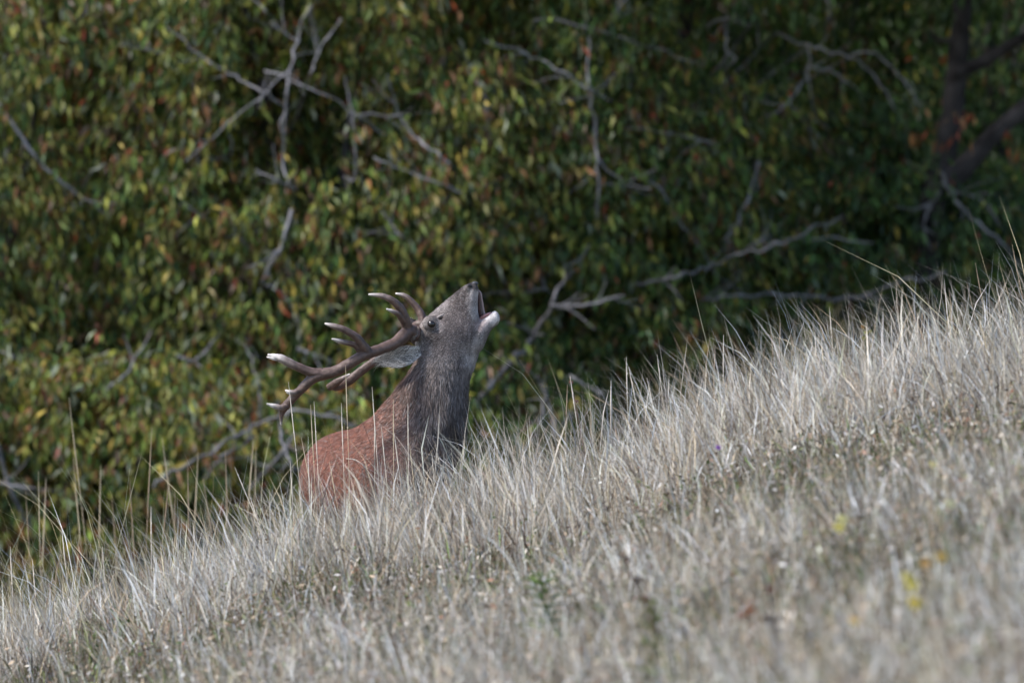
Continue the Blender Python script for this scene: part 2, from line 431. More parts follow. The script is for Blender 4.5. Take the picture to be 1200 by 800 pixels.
    kb = np.clip((480 - rpx + (rpy - 480) * 0.5) / 40, 0, 1)[:, None]; kh = np.clip((432 - rpy) / 22, 0, 1)[:, None]
    fl = fneck * (1 - kb) + fbody * kb
    fl = fl * (1 - kh) + fhead * kh
    sw = (noise3(root, 9, 21) - 0.5)[:, None] * np.array([0.9, 0, 0.2])
    fl = fl + sw + rng.normal(0, 0.16, (N, 3))
    fl -= nn * (fl * nn).sum(1)[:, None]; fl /= np.linalg.norm(fl, axis=1)[:, None] + 1e-9
    mane = np.clip(1 - np.hypot((rpx - 520) / 38, (rpy - 505) / 75), 0, 1) + 0.5 * np.clip(1 - np.hypot((rpx - 480) / 22, (rpy - 445) / 25), 0, 1)
    L = np.where(rpy < 425, np.where(rpx > 515, 0.0075, 0.010), 0.024) * rng.uniform(0.6, 1.3, N) + 0.05 * np.clip(mane * 1.6, 0, 1) * rng.uniform(0.4, 1.2, N)
    lift = rng.uniform(0.08, 0.30, N) + 0.28 * np.clip(mane, 0, 1) * rng.random(N)
    fl = fl + np.clip(mane, 0, 1)[:, None] * ((noise3(root, 26, 71) - 0.5)[:, None] * [1.1, 0, 0] + (noise3(root, 26, 72) - 0.5)[:, None] * [0, 1.1, 0])
    side = np.cross(fl, nn)
    tip = root + (fl + nn * lift[:, None]) * L[:, None] - np.array([0, 0, 1]) * (mane * 0.01)[:, None]
    mid = root + (fl * 0.5 + nn * lift[:, None] * 0.75) * L[:, None]
    w = (rng.uniform(0.0009, 0.0023, N))[:, None]
    VV = np.stack([root - side * w, root + side * w, mid + side * w * 0.8, mid - side * w * 0.8, tip], 1).reshape(-1, 3)
    o = np.arange(N)[:, None] * 5
    TT = np.concatenate([o + [0, 1, 2], o + [0, 2, 3], o + [3, 2, 4]], 0)
    lum = base_c.mean(1)
    cf = base_c * np.exp(rng.normal(0.05, 1, N) * np.where(lum > 0.22, 0.20, 0.36))[:, None]
    grey = rng.random(N) < 0.12
    cf[grey] = cf[grey] * 0.6 + np.array([0.14, 0.13, 0.125])
    CF = np.repeat(cf, 5, axis=0)
    co = mesh_np('coat', VV, TT, M_FUR, stag, CF); tag(co, kind='stuff')

    bvh = BVHTree.FromPolygons([tuple(v) for v in V], [tuple(t) for t in T])
    def hit(px_, py_, far=False):
        a = P(px_, py_, YD - 1.5 if not far else YD + 1.5); b = P(px_, py_, YD)
        d = Vector(b - a).normalized()
        h = bvh.ray_cast(Vector(a), d)
        return np.array(h[0]), np.array(h[1])
    # eyes with lids
    for far in (False, True):
        p, n = hit(505.8, 380, far)
        nn_ = n / np.linalg.norm(n)
        b = Bag(); V0, Q0, T0 = ball(p - nn_ * 0.005, (0.0195, 0.0165, 0.0182), 16, 12)
        b.add(V0, Q0, T0, (0.012, 0.009, 0.008))
        e = b.build('eye', M_EYE, stag)
        lid = Bag()
        ring = []
        for k in range(13):
            a_ = 2 * math.pi * k / 12
            ring.append(p + np.array([math.cos(a_) * 0.0195, 0, math.sin(a_) * 0.0180]) - nn_ * 0.002)
        cc = np.array([0.17, 0.135, 0.125])
        lid.add(*tube(ring, [0.0032, 0.0032], 26, 6), c=cc)
        lid.build('eyelid', M_HIDE, e)
        # tear gland in front of the eye
        p2, n2 = hit(516.5, 372.5, far)
        b = Bag(); b.add(*tube([p2 + np.array([-0.017, 0, -0.006]) - n2 * 0.002, p2 + np.array([0, 0, -0.003]), p2 + np.array([0.015, 0, 0.008]) - n2 * 0.002], [0.003, 0.0062, 0.003], 10, 7), c=(0.018, 0.014, 0.014))
        g = b.build('tear_gland', M_HIDE, stag)
        rg = Bag(); rg.add(*tube([p2 + np.array([-0.020, 0.0, 0.001]) - n2 * 0.003, p2 + np.array([-0.006, 0, 0.009]) - n2 * 0.003, p2 + np.array([0.014, 0, 0.019]) - n2 * 0.003], [0.003, 0.0058, 0.003], 10, 7), c=(0.34, 0.29, 0.27))
        rg.build('fold', M_HIDE, g)
        # nostril
        p3, n3 = hit(550.3, 335.0, far)
        b = Bag(); b.add(*ball(p3 - n3 * 0.002, (0.0135, 0.005, 0.0062), 12, 8), c=(0.008, 0.006, 0.006))
        b.build('nostril', M_WET, stag)
    # nose pad
    b = Bag(); b.add(*ball(D(556.5, 332.5, -0.192), (0.017, 0.028, 0.012), 16, 10), c=(0.05, 0.045, 0.046)); b.build('nose_pad', M_WET, stag)
    # mouth: far lip, palate, tongue
    b = Bag(); b.add(*tube([D(560, 339.5, -0.165), D(563, 344, -0.160), D(564.5, 354, -0.152), D(566, 364, -0.145), D(569, 371, -0.145)], [0.004, 0.006, 0.0075, 0.007, 0.005], 14, 8, 0.3), c=(0.36, 0.25, 0.24)); b.build('upper_lip', M_WET, stag)
    b = Bag(); b.add(*tube([D(559.8, 341, -0.185), D(560.8, 352, -0.172), D(562.2, 362, -0.165), D(564.5, 371, -0.162)], [0.006, 0.011, 0.013, 0.012], 12, 8), c=(0.045, 0.018, 0.02)); b.build('palate', M_WET, stag)
    b = Bag(); b.add(*tube([D(563, 374, -0.17), D(567.5, 370.8, -0.185), D(572, 368.6, -0.188), D(576, 366.6, -0.188)], [0.010, 0.010, 0.009, 0.005], 10, 10), c=(0.27, 0.13, 0.125)); b.build('tongue', M_WET, stag)

    # ears: cupped leaf shapes
    def ear(far):
        b = Bag()
        base = np.array([493.0, 411.0]) if not far else np.array([503.0, 404.0])
        tipp = np.array([439.0, 422.5]) if not far else np.array([474.0, 372.0])
        nu, nvv = 15, 9
        ax = tipp - base; L = np.linalg.norm(ax); ax /= L; pr = np.array([-ax[1], ax[0]])
        if pr[1] > 0: pr = -pr                     # towards the top of the picture
        d0 = -0.215 if not far else -0.04
        prof = np.interp(np.linspace(0, 1, nu), [0, 0.08, 0.25, 0.5, 0.75, 0.92, 1], [5, 7.5, 11.5, 12.8, 9.5, 4.2, 0.6])
        front, back, cols = [], [], []
        for i in range(nu):
            s = i / (nu - 1)
            for j in range(nvv):
                t = 2 * j / (nvv - 1) - 1
                q = base + ax * L * s + pr * (prof[i] * t + 2.0 * math.sin(math.pi * s) * -1)
                cup = (1 - t * t) * prof[i] * 0.0026
                dd = d0 + (0.02 * s - 0.03 * math.sin(math.pi * s)) * (1 if not far else -1)
                sg = 1 if not far else -1
                front.append(D(q[0], q[1], dd + sg * cup)); back.append(D(q[0], q[1], dd + sg * (cup + 0.006)))
                edge = abs(t) ** 2
                base_c_ = np.array([0.20, 0.185, 0.18]) * (1 - edge) + np.array([0.50, 0.48, 0.465]) * edge
                if s > 0.8: base_c_ = base_c_ * 0.7
                if abs(t) > 0.92: base_c_ = np.array([0.34, 0.30, 0.28])
                base_c_ = base_c_ * (0.75 + 0.5 * rng.random())
                cols.append(base_c_)
        V0 = np.array(front + back); nf = len(front); Q0 = []
        for i in range(nu - 1):
            for j in range(nvv - 1):
                a_ = i * nvv + j
                Q0.append((a_, a_ + 1, a_ + nvv + 1, a_ + nvv)); Q0.append((nf + a_, nf + a_ + nvv, nf + a_ + nvv + 1, nf + a_ + 1))
            for j in (0, nvv - 1):
                a_ = i * nvv + j
                Q0.append((a_, a_ + nvv, nf + a_ + nvv, nf + a_))
        cb = [np.array([0.13, 0.115, 0.11])] * nf
        b.add(V0, Q0, [], np.array(cols + cb))
        e = b.build('ear', M_HIDE, stag)
        # pale hair lining
        n_ = 900
        s = rng.random(n_) ** 0.8 * 0.9; t = rng.uniform(-0.95, 0.95, n_)
        hw = np.interp(s, np.linspace(0, 1, nu), prof)
        q = base + ax * (L * s)[:, None] + pr * (hw * t - 2.0 * np.sin(math.pi * s))[:, None]
        dirn = ax + pr * (-0.5 * t[:, None] + rng.normal(0, 0.3, (n_, 1)))
        q2 = q + dirn * rng.uniform(5, 12, (n_, 1))
        sg = 1 if not far else -1
        VV_ = []
        for k in range(n_):
            cup = (1 - t[k] ** 2) * hw[k] * 0.0026
            dd = d0 + (0.02 * s[k] - 0.03 * math.sin(math.pi * s[k])) * sg + sg * cup - sg * 0.002
            a_ = D(q[k, 0], q[k, 1], dd); z_ = D(q2[k, 0], q2[k, 1], dd - sg * 0.008)
            VV_ += [a_ + [0, 0, 0.0012], a_ - [0, 0, 0.0012], z_]
        cc_ = np.repeat(np.where(rng.random((n_, 1)) < 0.6, [[0.70, 0.65, 0.61]], [[0.13, 0.11, 0.10]]) * rng.uniform(0.7, 1.15, (n_, 1)), 3, 0)
        hl = mesh_np('ear_hair', np.array(VV_), np.arange(3 * n_).reshape(-1, 3), M_FUR, e, cc_); tag(hl, kind='stuff')
    ear(False); ear(True)

    # antlers: a beam with its burr, and each tine
    BR = np.array([0.105, 0.066, 0.053]); TIP = np.array([0.56, 0.51, 0.47])
    def horn(name, pts, rpx, parent, whiten=(0.72, 1.0), n=None, base_c=BR):
        W = [D(*p) for p in pts]; n = n or 6 * len(pts)
        V0, Q0, T0 = tube(W, [r * 0.004 for r in rpx], n, 12, 0.09)
        cl = catmull(W, n); gr = 1 + 0.07 * np.cos(np.arange(12) * 2 * math.pi / 12 * 4 + len(pts))      # grooves along the horn
        for i_ in range(n):
            V0[i_ * 12:(i_ + 1) * 12] = cl[i_] + (V0[i_ * 12:(i_ + 1) * 12] - cl[i_]) * gr[:, None]
        s = np.concatenate([np.repeat(np.linspace(0, 1, n), 12), [0, 1]])
        k = np.clip((s - whiten[0]) / (whiten[1] - whiten[0]), 0, 1)[:, None] if whiten else 0 * s[:, None]
        k2 = np.clip((k - 0.55) / 0.4, 0, 1); k1 = np.clip(k / 0.6, 0, 1)
        c = (base_c * (1 - k1) + np.array([0.26, 0.205, 0.18]) * k1) * (1 - k2) + TIP * k2
        c = c * (0.72 + 0.56 * noise3(V0, 60, 17))[:, None] * np.concatenate([np.tile(0.8 + 2.8 * (gr - 1) + 0.2, n), [1, 1]])[:, None]
        b = Bag(); b.add(V0, Q0, T0, c)
        return b.build(name, M_ANTLER, parent)
    def burr(beam, c, axis, r):
        b = Bag()
        ax_ = axis / np.linalg.norm(axis); u = np.cross(ax_, [0, 1, 0.1]); u /= np.linalg.norm(u); w_ = np.cross(ax_, u)
        ring = [c + r * (math.cos(t) * u + math.sin(t) * w_) * (1 + 0.08 * math.sin(5 * t)) for t in np.linspace(0, 2 * math.pi, 17)]
        b.add(*tube(ring, [0.009, 0.009], 40, 8, 0.4), c=BR * 0.8)
        b.build('burr', M_ANTLER, beam)
    near = horn('antler', [(487, 390, -0.175), (479, 388.5, -0.20), (464, 401, -0.26), (445, 409.5, -0.31), (427.5, 415.5, -0.35), (410.5, 425.5, -0.37), (391.5, 435.5, -0.38), (372, 440, -0.38), (361, 448, -0.38), (349, 460, -0.37), (334, 476.5, -0.35), (330, 486, -0.34), (329.3, 498, -0.335)],
                [8, 8.2, 6.3, 6.0, 6.4, 6.0, 6.2, 7.0, 5.6, 4.8, 4.6, 2.6, 0.9], stag, (0.93, 1.0), 60)
    tag(near, 'near antler, its beam sweeping back to a forked crown')
    burr(near, D(486.5, 391, -0.178), D(479, 388.5, -0.2) - D(487, 391, -0.175), 0.031)
    W1 = (0.62, 1.0)
    horn('tine', [(478, 386, -0.20), (474.5, 373, -0.23), (469, 361, -0.25), (459, 351.5, -0.27), (446.5, 346.5, -0.28), (432, 345, -0.28)], [6.5, 5.4, 4.8, 3.9, 3.0, 1.0], near, W1)
    horn('tine', [(474, 378, -0.225), (467, 368.5, -0.27), (460.5, 364.8, -0.29), (453, 362, -0.30)], [4.6, 3.4, 2.6, 0.9], near, (0.45, 0.9))
    horn('tine', [(431, 413, -0.345), (425, 404, -0.37), (417.5, 395, -0.39), (404, 386.5, -0.41), (391, 382, -0.42), (380.8, 379, -0.42)], [6.2, 5.0, 4.4, 3.7, 3.0, 1.0], near, W1)
    horn('tine', [(424, 412, -0.345), (416, 404.5, -0.37), (406, 401.5, -0.39), (397.5, 399.5, -0.40), (389, 397, -0.41)], [5.0, 3.4, 3.0, 2.8, 0.9], near, (0.45, 0.9))
    crown = horn('tine', [(377, 438, -0.38), (365, 436, -0.39), (353, 431.5, -0.395), (340, 425.5, -0.40), (328, 419.5, -0.40), (314, 415.5, -0.40)], [6.5, 5.2, 4.8, 5.0, 4.6, 1.2], near, (0.45, 0.9))
    horn('tine', [(329, 420.5, -0.40), (321, 419.6, -0.40), (312.7, 418.2, -0.40)], [3.8, 2.8, 0.8], near, (0.0, 0.5))
    horn('tine', [(352, 457.5, -0.375), (345, 460, -0.385), (339, 459.3, -0.39), (334.5, 457, -0.39)], [4.8, 3.6, 3.0, 1.0], near, (0.2, 0.8))
    horn('tine', [(337, 475, -0.355), (330, 477.5, -0.36), (321, 475.5, -0.365), (312.7, 473, -0.37)], [4.6, 3.8, 3.0, 1.0], near, (0.2, 0.8))
    farb = horn('antler', [(498, 381, -0.10), (489, 382, -0.08), (475, 396, -0.03), (455, 413, 0.02), (438, 424, 0.05), (424, 434, 0.06), (408, 446.5, 0.06), (394, 454, 0.05), (383, 452, 0.045)],
                [7, 7, 6, 5.6, 5.6, 5.6, 6, 4.4, 1.4], stag, (0.9, 1.0), 48)
    tag(farb, 'far antler, mostly hidden behind the near one')
    burr(farb, D(497, 382, -0.10), D(489, 382, -0.08) - D(498, 382, -0.10), 0.029)
    horn('tine', [(496.5, 380, -0.10), (494, 370, -0.09), (489, 361, -0.08), (480, 351, -0.08), (473, 346, -0.08), (463.7, 343.8, -0.08)], [5.2, 4.6, 3.9, 3.3, 2.6, 0.9], farb, W1)
    horn('tine', [(386, 453.5, 0.045), (394, 448, 0.01), (402, 443, -0.01), (410, 438.2, -0.02)], [4.6, 4.6, 3.0, 0.9], farb, (0.55, 1.0))
build_stag()

# ------------------------------------------------------------------ woodland behind the meadow
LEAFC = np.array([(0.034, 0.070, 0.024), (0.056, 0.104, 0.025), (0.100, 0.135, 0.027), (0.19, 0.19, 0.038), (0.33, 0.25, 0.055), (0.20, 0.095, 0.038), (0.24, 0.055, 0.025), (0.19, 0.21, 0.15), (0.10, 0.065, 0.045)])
def leaves_for(center, radii, n_spray, probs, seed, clump=1.0, thresh=0.42, size=1.0, inner=0.62, avoid=None):
    """leaf sprays through the outer half of a crown; each leaf is a folded blade"""
    g = np.random.default_rng(seed)
    K = int(n_spray * 3)
    d = g.normal(size=(K, 3)); d /= np.linalg.norm(d, axis=1)[:, None]
    lump = noise3(d * 2.2 + seed, 1.0, seed) * 0.34 + 0.80
    r = (inner + (1 - inner) * g.random(K) ** 0.6) * lump
    c = np.asarray(center) + d * np.asarray(radii) * r[:, None]
    keep = noise3(c, clump * 1.5, seed + 5) * 0.6 + noise3(c * [1, 1, 1.8], clump * 3.6, seed + 6) * 0.4 > thresh
    keep &= c[:, 2] > ground_z(c[:, 0], c[:, 1]) + 0.25
    keep &= (d[:, 1] < 0.35) | (g.random(K) < 0.3)
    c, d = c[keep][:n_spray], d[keep][:n_spray]
    m = len(c)
    if avoid is not None and len(avoid):
        pass
    # sprays
    out = d + g.normal(0, 0.55, (m, 3)); out[:, 2] = out[:, 2] * 0.55 - 0.12; out /= np.linalg.norm(out, axis=1)[:, None]
    L = g.uniform(0.20, 0.44, m)
    k = 10
    s = (np.arange(k) + 0.5) / k
    base = c[:, None] + out[:, None] * (L[:, None] * s)[..., None] - np.array([0, 0, 1]) * (0.10 * (s ** 2)[None, :] * L[:, None])[..., None] + g.normal(0, 0.035, (m, k, 3))
    tone = g.random((m, 1)) * 0.5 + g.random((m, k)) * 0.5
    base = base.reshape(-1, 3); n = len(base)
    ld = np.repeat(out, k, 0) * 0.45 + g.normal(0, 0.55, (n, 3)); ld[:, 2] -= 1.35; ld /= np.linalg.norm(ld, axis=1)[:, None]
    up = g.normal(0, 0.6, (n, 3)) + np.array([0, -0.45, 0.8]); sd = np.cross(ld, up); sd /= np.linalg.norm(sd, axis=1)[:, None]
    nr = np.cross(sd, ld)
    ll = g.uniform(0.060, 0.125, n) * size; ww = ll * g.uniform(0.12, 0.175, n)
    mid = base + ld * (ll * 0.48)[:, None]
    Vv = np.stack([base, mid + sd * ww[:, None] + nr * (ww * 0.35)[:, None], base + ld * ll[:, None] - nr * (ll * 0.12)[:, None], mid - sd * ww[:, None] + nr * (ww * 0.35)[:, None]], 1).reshape(-1, 3)
    o = np.arange(n)[:, None] * 4
    T = np.concatenate([o + [0, 1, 2], o + [0, 2, 3]], 0)
    pr = np.asarray(probs, float); pr = pr / pr.sum()
    cum = np.cumsum(pr)
    ci = np.searchsorted(cum, np.clip((np.repeat(g.random((m, 1)), k, 1) * 0.45 + g.random((m, k)) * 0.55).ravel() * 1.25 - 0.12, 0.0, 0.9999))
    C = LEAFC[np.clip(ci, 0, len(LEAFC) - 1)] * g.lognormal(0, 0.38, n)[:, None]
    return Vv, T, np.repeat(C, 4, 0)

#          name           trunk px  Y    crown px,py      radii            sprays  palette (dg, g, olive, yg, yellow, brown, red, pale, drab)
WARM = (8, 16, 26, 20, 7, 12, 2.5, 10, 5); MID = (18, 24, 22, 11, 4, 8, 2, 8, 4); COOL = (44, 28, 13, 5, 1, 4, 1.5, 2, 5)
TREES = {
 'a': dict(px=20,   Y=57.2, c=(20, 280),   r=(2.1, 2.1, 2.9), n=4000, pal=WARM, label='bushy yellow-green tree with a bare grey limb sloping across its leaves'),
 'b': dict(px=345,  Y=57.0, c=(335, 200),  r=(1.9, 2.1, 2.9), n=4000, pal=WARM, label='olive leafy tree behind the antlers with thin grey upright branches'),
 'c': dict(px=650,  Y=57.6, c=(620, 190),  r=(1.8, 2.0, 2.6), n=3000, pal=MID,  label='green tree above the raised muzzle with a straight pale upright twig'),
 'd': dict(px=800,  Y=56.0, c=(900, -400),   r=(2.3, 2.9, 2.1), n=2600, pal=COOL, label='dark shaded tree with arching bare grey twigs'),  # crown lifted out of view and spread forward to shade the wood below
 'e': dict(px=1125, Y=56.6, c=(1260, -380), r=(2.4, 3.0, 2.2), n=2600, pal=COOL, label='dark tree with thick forked trunk above the grassy crest'),  # unseen crown overhead, enlarged as an overhang to darken the right side
}
tree_base = {}
def front_Y(px, py):
    """nearest leaf surface of the crowns along this line"""
    best = 57.2
    for t in list(TREES.values()) + SHRUBS:
        Y0 = t['Y']; c = P(t['c'][0], t['c'][1], Y0); q = P(px, py, Y0)
        k = 1 - ((q[0] - c[0]) / t['r'][0]) ** 2 - ((q[2] - c[2]) / t['r'][2]) ** 2
        if k > 0: best = min(best, Y0 - t['r'][1] * math.sqrt(k) * 0.97)
    return best

SHRUBS = [
 dict(px=170, Y=55.0, c=(170, 605), r=(1.9, 1.25, 1.05), n=1900, pal=WARM, label='low rust-flecked bush beyond the tall blurred grass stalks'),
 dict(px=-130, Y=55.3, c=(-120, 600), r=(1.4, 1.2, 1.3), n=800, pal=WARM, label='low green bush at the foot of the bushy yellow-green tree'),
 dict(px=450, Y=55.8, c=(450, 545), r=(1.3, 1.1, 1.1), n=1200, pal=MID, label='low leafy bush behind the neck of the stag'),
 dict(px=720, Y=57.4, c=(730, 420), r=(1.3, 1.1, 1.0), n=1200, pal=MID, label='green bush behind the crest with fallen grey limbs before it'),
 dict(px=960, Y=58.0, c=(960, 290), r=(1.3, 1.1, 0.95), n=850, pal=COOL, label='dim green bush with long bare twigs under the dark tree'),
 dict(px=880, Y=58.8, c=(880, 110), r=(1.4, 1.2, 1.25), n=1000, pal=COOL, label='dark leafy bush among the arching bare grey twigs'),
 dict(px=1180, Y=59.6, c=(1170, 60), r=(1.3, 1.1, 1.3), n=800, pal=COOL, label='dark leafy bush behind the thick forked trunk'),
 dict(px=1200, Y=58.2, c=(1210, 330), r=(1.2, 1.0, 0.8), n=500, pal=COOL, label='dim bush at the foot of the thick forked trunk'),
]
BACK = [
 dict(px=-60, Y=62.5, c=(-20, 80), r=(2.6, 1.8, 3.6), n=1500, pal=MID, label='tall tree on the slope behind the bushy yellow-green tree'),
 dict(px=230, Y=63.0, c=(240, 60), r=(2.6, 1.8, 3.4), n=1500, pal=MID, label='tall tree on the slope behind the olive leafy tree'),
 dict(px=560, Y=63.0, c=(540, 60), r=(2.6, 1.8, 3.4), n=1500, pal=MID, label='tall tree on the slope behind the straight pale twig'),
 dict(px=880, Y=63.5, c=(850, 30), r=(2.5, 1.8, 3.2), n=1300, pal=COOL, label='dark tall tree on the slope behind the arching grey twigs'),
 dict(px=1180, Y=63.5, c=(1180, 30), r=(2.5, 1.8, 3.2), n=1300, pal=COOL, label='dark tall tree on the slope behind the thick forked trunk'),
]
GREY = np.array([0.20, 0.192, 0.20]); DARKB = np.array([0.036, 0.032, 0.033])
# bare limbs of each tree: picture path, radii in picture units
LIMBS = {
 'a': [([(0, 122), (40, 180), (70, 212), (130, 256)], (3.6, 3.2, 2.6, 1.4)), ([(88, -18), (110, 12)], (2.6, 2.0)), ([(-10, 500), (18, 585), (42, 630)], (4, 4, 3)), ([(-30, 560), (35, 572)], (3, 2)), ([(130, 452), (152, 434), (160, 416)], (3, 3, 2))],
 'b': [([(337, 216), (333, 190), (334, 125), (340, 85), (347, 48), (366, 6)], (2.6, 2.6, 2.8, 2.5, 2.3, 1.4)), ([(336, 124), (310, 110), (275, 88), (235, 65), (196, 33)], (2.8, 2.6, 2.4, 2.0, 1.2)), ([(347, 48), (333, 38), (318, 27)], (2.0, 1.6, 1.2)),
       ([(364, 86), (375, 60), (400, 22)], (2.0, 2.0, 1.2)), ([(342, 246), (330, 285), (307, 331)], (3.6, 4.4, 4.8)), ([(346, 221), (322, 209), (299, 199)], (2.6, 2.2, 1.6)), ([(246, 258), (222, 243)], (2.2, 1.6)), ([(297, 297), (273, 274)], (2.2, 1.6)), ([(202, 64), (140, 53)], (2, 1.2)),
       ([(313, 334), (331, 343), (348, 368), (366, 388)], (3.4, 3.2, 3.0, 2.0)), ([(302, 420), (290, 397)], (3, 2)), ([(350, 408), (374, 418), (396, 426)], (4.2, 4.2, 3.4)), ([(208, 417), (232, 425)], (3.2, 2.6))],
 'c': [([(700, 256), (700, 200), (697, 150), (690, 100), (690, 44)], (2.4, 2.6, 2.7, 2.6, 1.8)), ([(690, 105), (650, 80), (620, 65), (568, 48)], (2.5, 2.2, 2.0, 1.4)), ([(694, 109), (716, 92), (736, 77)], (2.0, 1.8, 1.2)), ([(714, 26), (737, -4)], (2.2, 1.8)), ([(690, 112), (655, 121)], (1.6, 1.1)),
       ([(574, 166), (568, 112), (549, 83)], (2.2, 1.9, 1.2)), ([(573, 152), (538, 144)], (1.7, 1.2)), ([(527, 192), (500, 170), (470, 140), (454, 88)], (2.3, 2.2, 1.9, 1.2)), ([(408, 133), (466, 137)], (1.5, 1.3)), ([(542, 226), (495, 208), (438, 184)], (2.4, 2.1, 1.3)), ([(700, 216), (728, 216), (762, 221)], (1.8, 1.6, 1.2)),
       ([(592, 332), (575, 300), (569, 273)], (2, 1.8, 1.3)), ([(690, 288), (664, 327)], (2, 1.6)), ([(470, 277), (444, 244)], (2, 1.4))],
 'd': [([(880, 29), (850, 22), (828, 32)], (2.6, 2.6, 2)), ([(850, 22), (852, 58), (861, 70), (844, 87)], (2.2, 2.0, 1.8, 1.2)), ([(1048, 128), (1026, 91), (1000, 68), (960, 58), (935, 50), (909, 39)], (1.6, 2.2, 2.5, 2.7, 2.8, 2.4)), ([(948, 55), (948, 78), (935, 105), (922, 122), (897, 137)], (2.6, 2.6, 2.4, 2.4, 1.6)),
       ([(948, 78), (975, 84), (993, 98)], (2.2, 2.0, 1.4)), ([(998, 66), (1020, 61), (1040, 75), (1060, 95), (1076, 123)], (2.0, 2.2, 2.0, 2.0, 1.3)), ([(924, 122), (944, 145), (962, 162)], (2.2, 2.0, 1.6)), ([(890, 188), (871, 245), (848, 282)], (2.6, 2.6, 1.8))],
 'e': [([(1104, 203), (1120, 235), (1145, 260), (1175, 285), (1202, 318)], (4, 3.6, 3.4, 3.2, 2.4)), ([(1112, 222), (1150, 235), (1172, 264)], (3, 2.6, 1.8)), ([(1102, 225), (1082, 258), (1091, 292)], (3.4, 2.8, 1.8))],
}
def kinked(b, W, R, color, twigs=3, seg=7):
    """a crooked limb with short side twigs"""
    W = np.asarray(W, float); n = max(10, 5 * len(W))
    c = catmull(W, n); r = np.interp(np.linspace(0, 1, n), np.linspace(0, 1, len(R)), R)
    L = np.linalg.norm(np.diff(c, axis=0), axis=1).sum()
    c[1:-1] += rng.normal(0, 0.004 + 0.0045 * L, (n - 2, 3)) * np.array([1, 1, 1])
    c[1:-1] = c[1:-1] * 0.8 + (c[:-2] + c[2:]) * 0.1
    r = r * rng.uniform(0.8, 1.25, n)
    b.add(*tube(c, r, 2 * n, seg, 0.25), c=color)
    for q in range(twigs):
        i = int(rng.integers(1, n - 1)); d = c[min(n - 1, i + 1)] - c[i - 1]; d /= np.linalg.norm(d) + 1e-9
        sd = rng.normal(size=3) * [1, 0.6, 1]; sd -= d * (sd @ d); sd /= np.linalg.norm(sd)
        if r[0] < r[-1]: d = -d
        l_ = rng.uniform(0.10, 0.32); e1 = c[i] + (d * 0.7 + sd * 0.6) * l_ * 0.5; e2 = c[i] + (d * 0.75 + sd * 0.75) * l_ + rng.normal(0, 0.03, 3)
        b.add(*tube([c[i], e1, e2], [r[i] * 0.6, r[i] * 0.42, r[i] * 0.2], 8, 5, 0.3), c=color * 1.05)

def limb(pts, rad, Yf, root=None, color=GREY, name='branch', parent=None, dz=0.0):
    W = [P(px, py, Yf + 0.10 * math.sin(i * 1.7 + px)) for i, (px, py) in enumerate(pts)]
    R = [r * 0.56 * S * Yf for r in rad]
    b = Bag()
    kinked(b, W, R, color * (0.85 + 0.3 * rng.random()), 3)
    if root is not None:                      # how it grows out of the wood behind
        a = W[0] if rad[0] >= rad[-1] else W[-1]; ra = max(R[0], R[-1])
        m_ = a * 0.4 + root * 0.6 + np.array([0, 0, -0.15])
        b.add(*tube([a, a * 0.75 + m_ * 0.25 + np.array([0, 0.25, 0]), m_, root], [ra * 0.9, ra * 1.1, ra * 1.4, ra * 1.8], 12, 7, 0.2), c=color * 0.7)
    return b.build(name, M_BARK, parent)

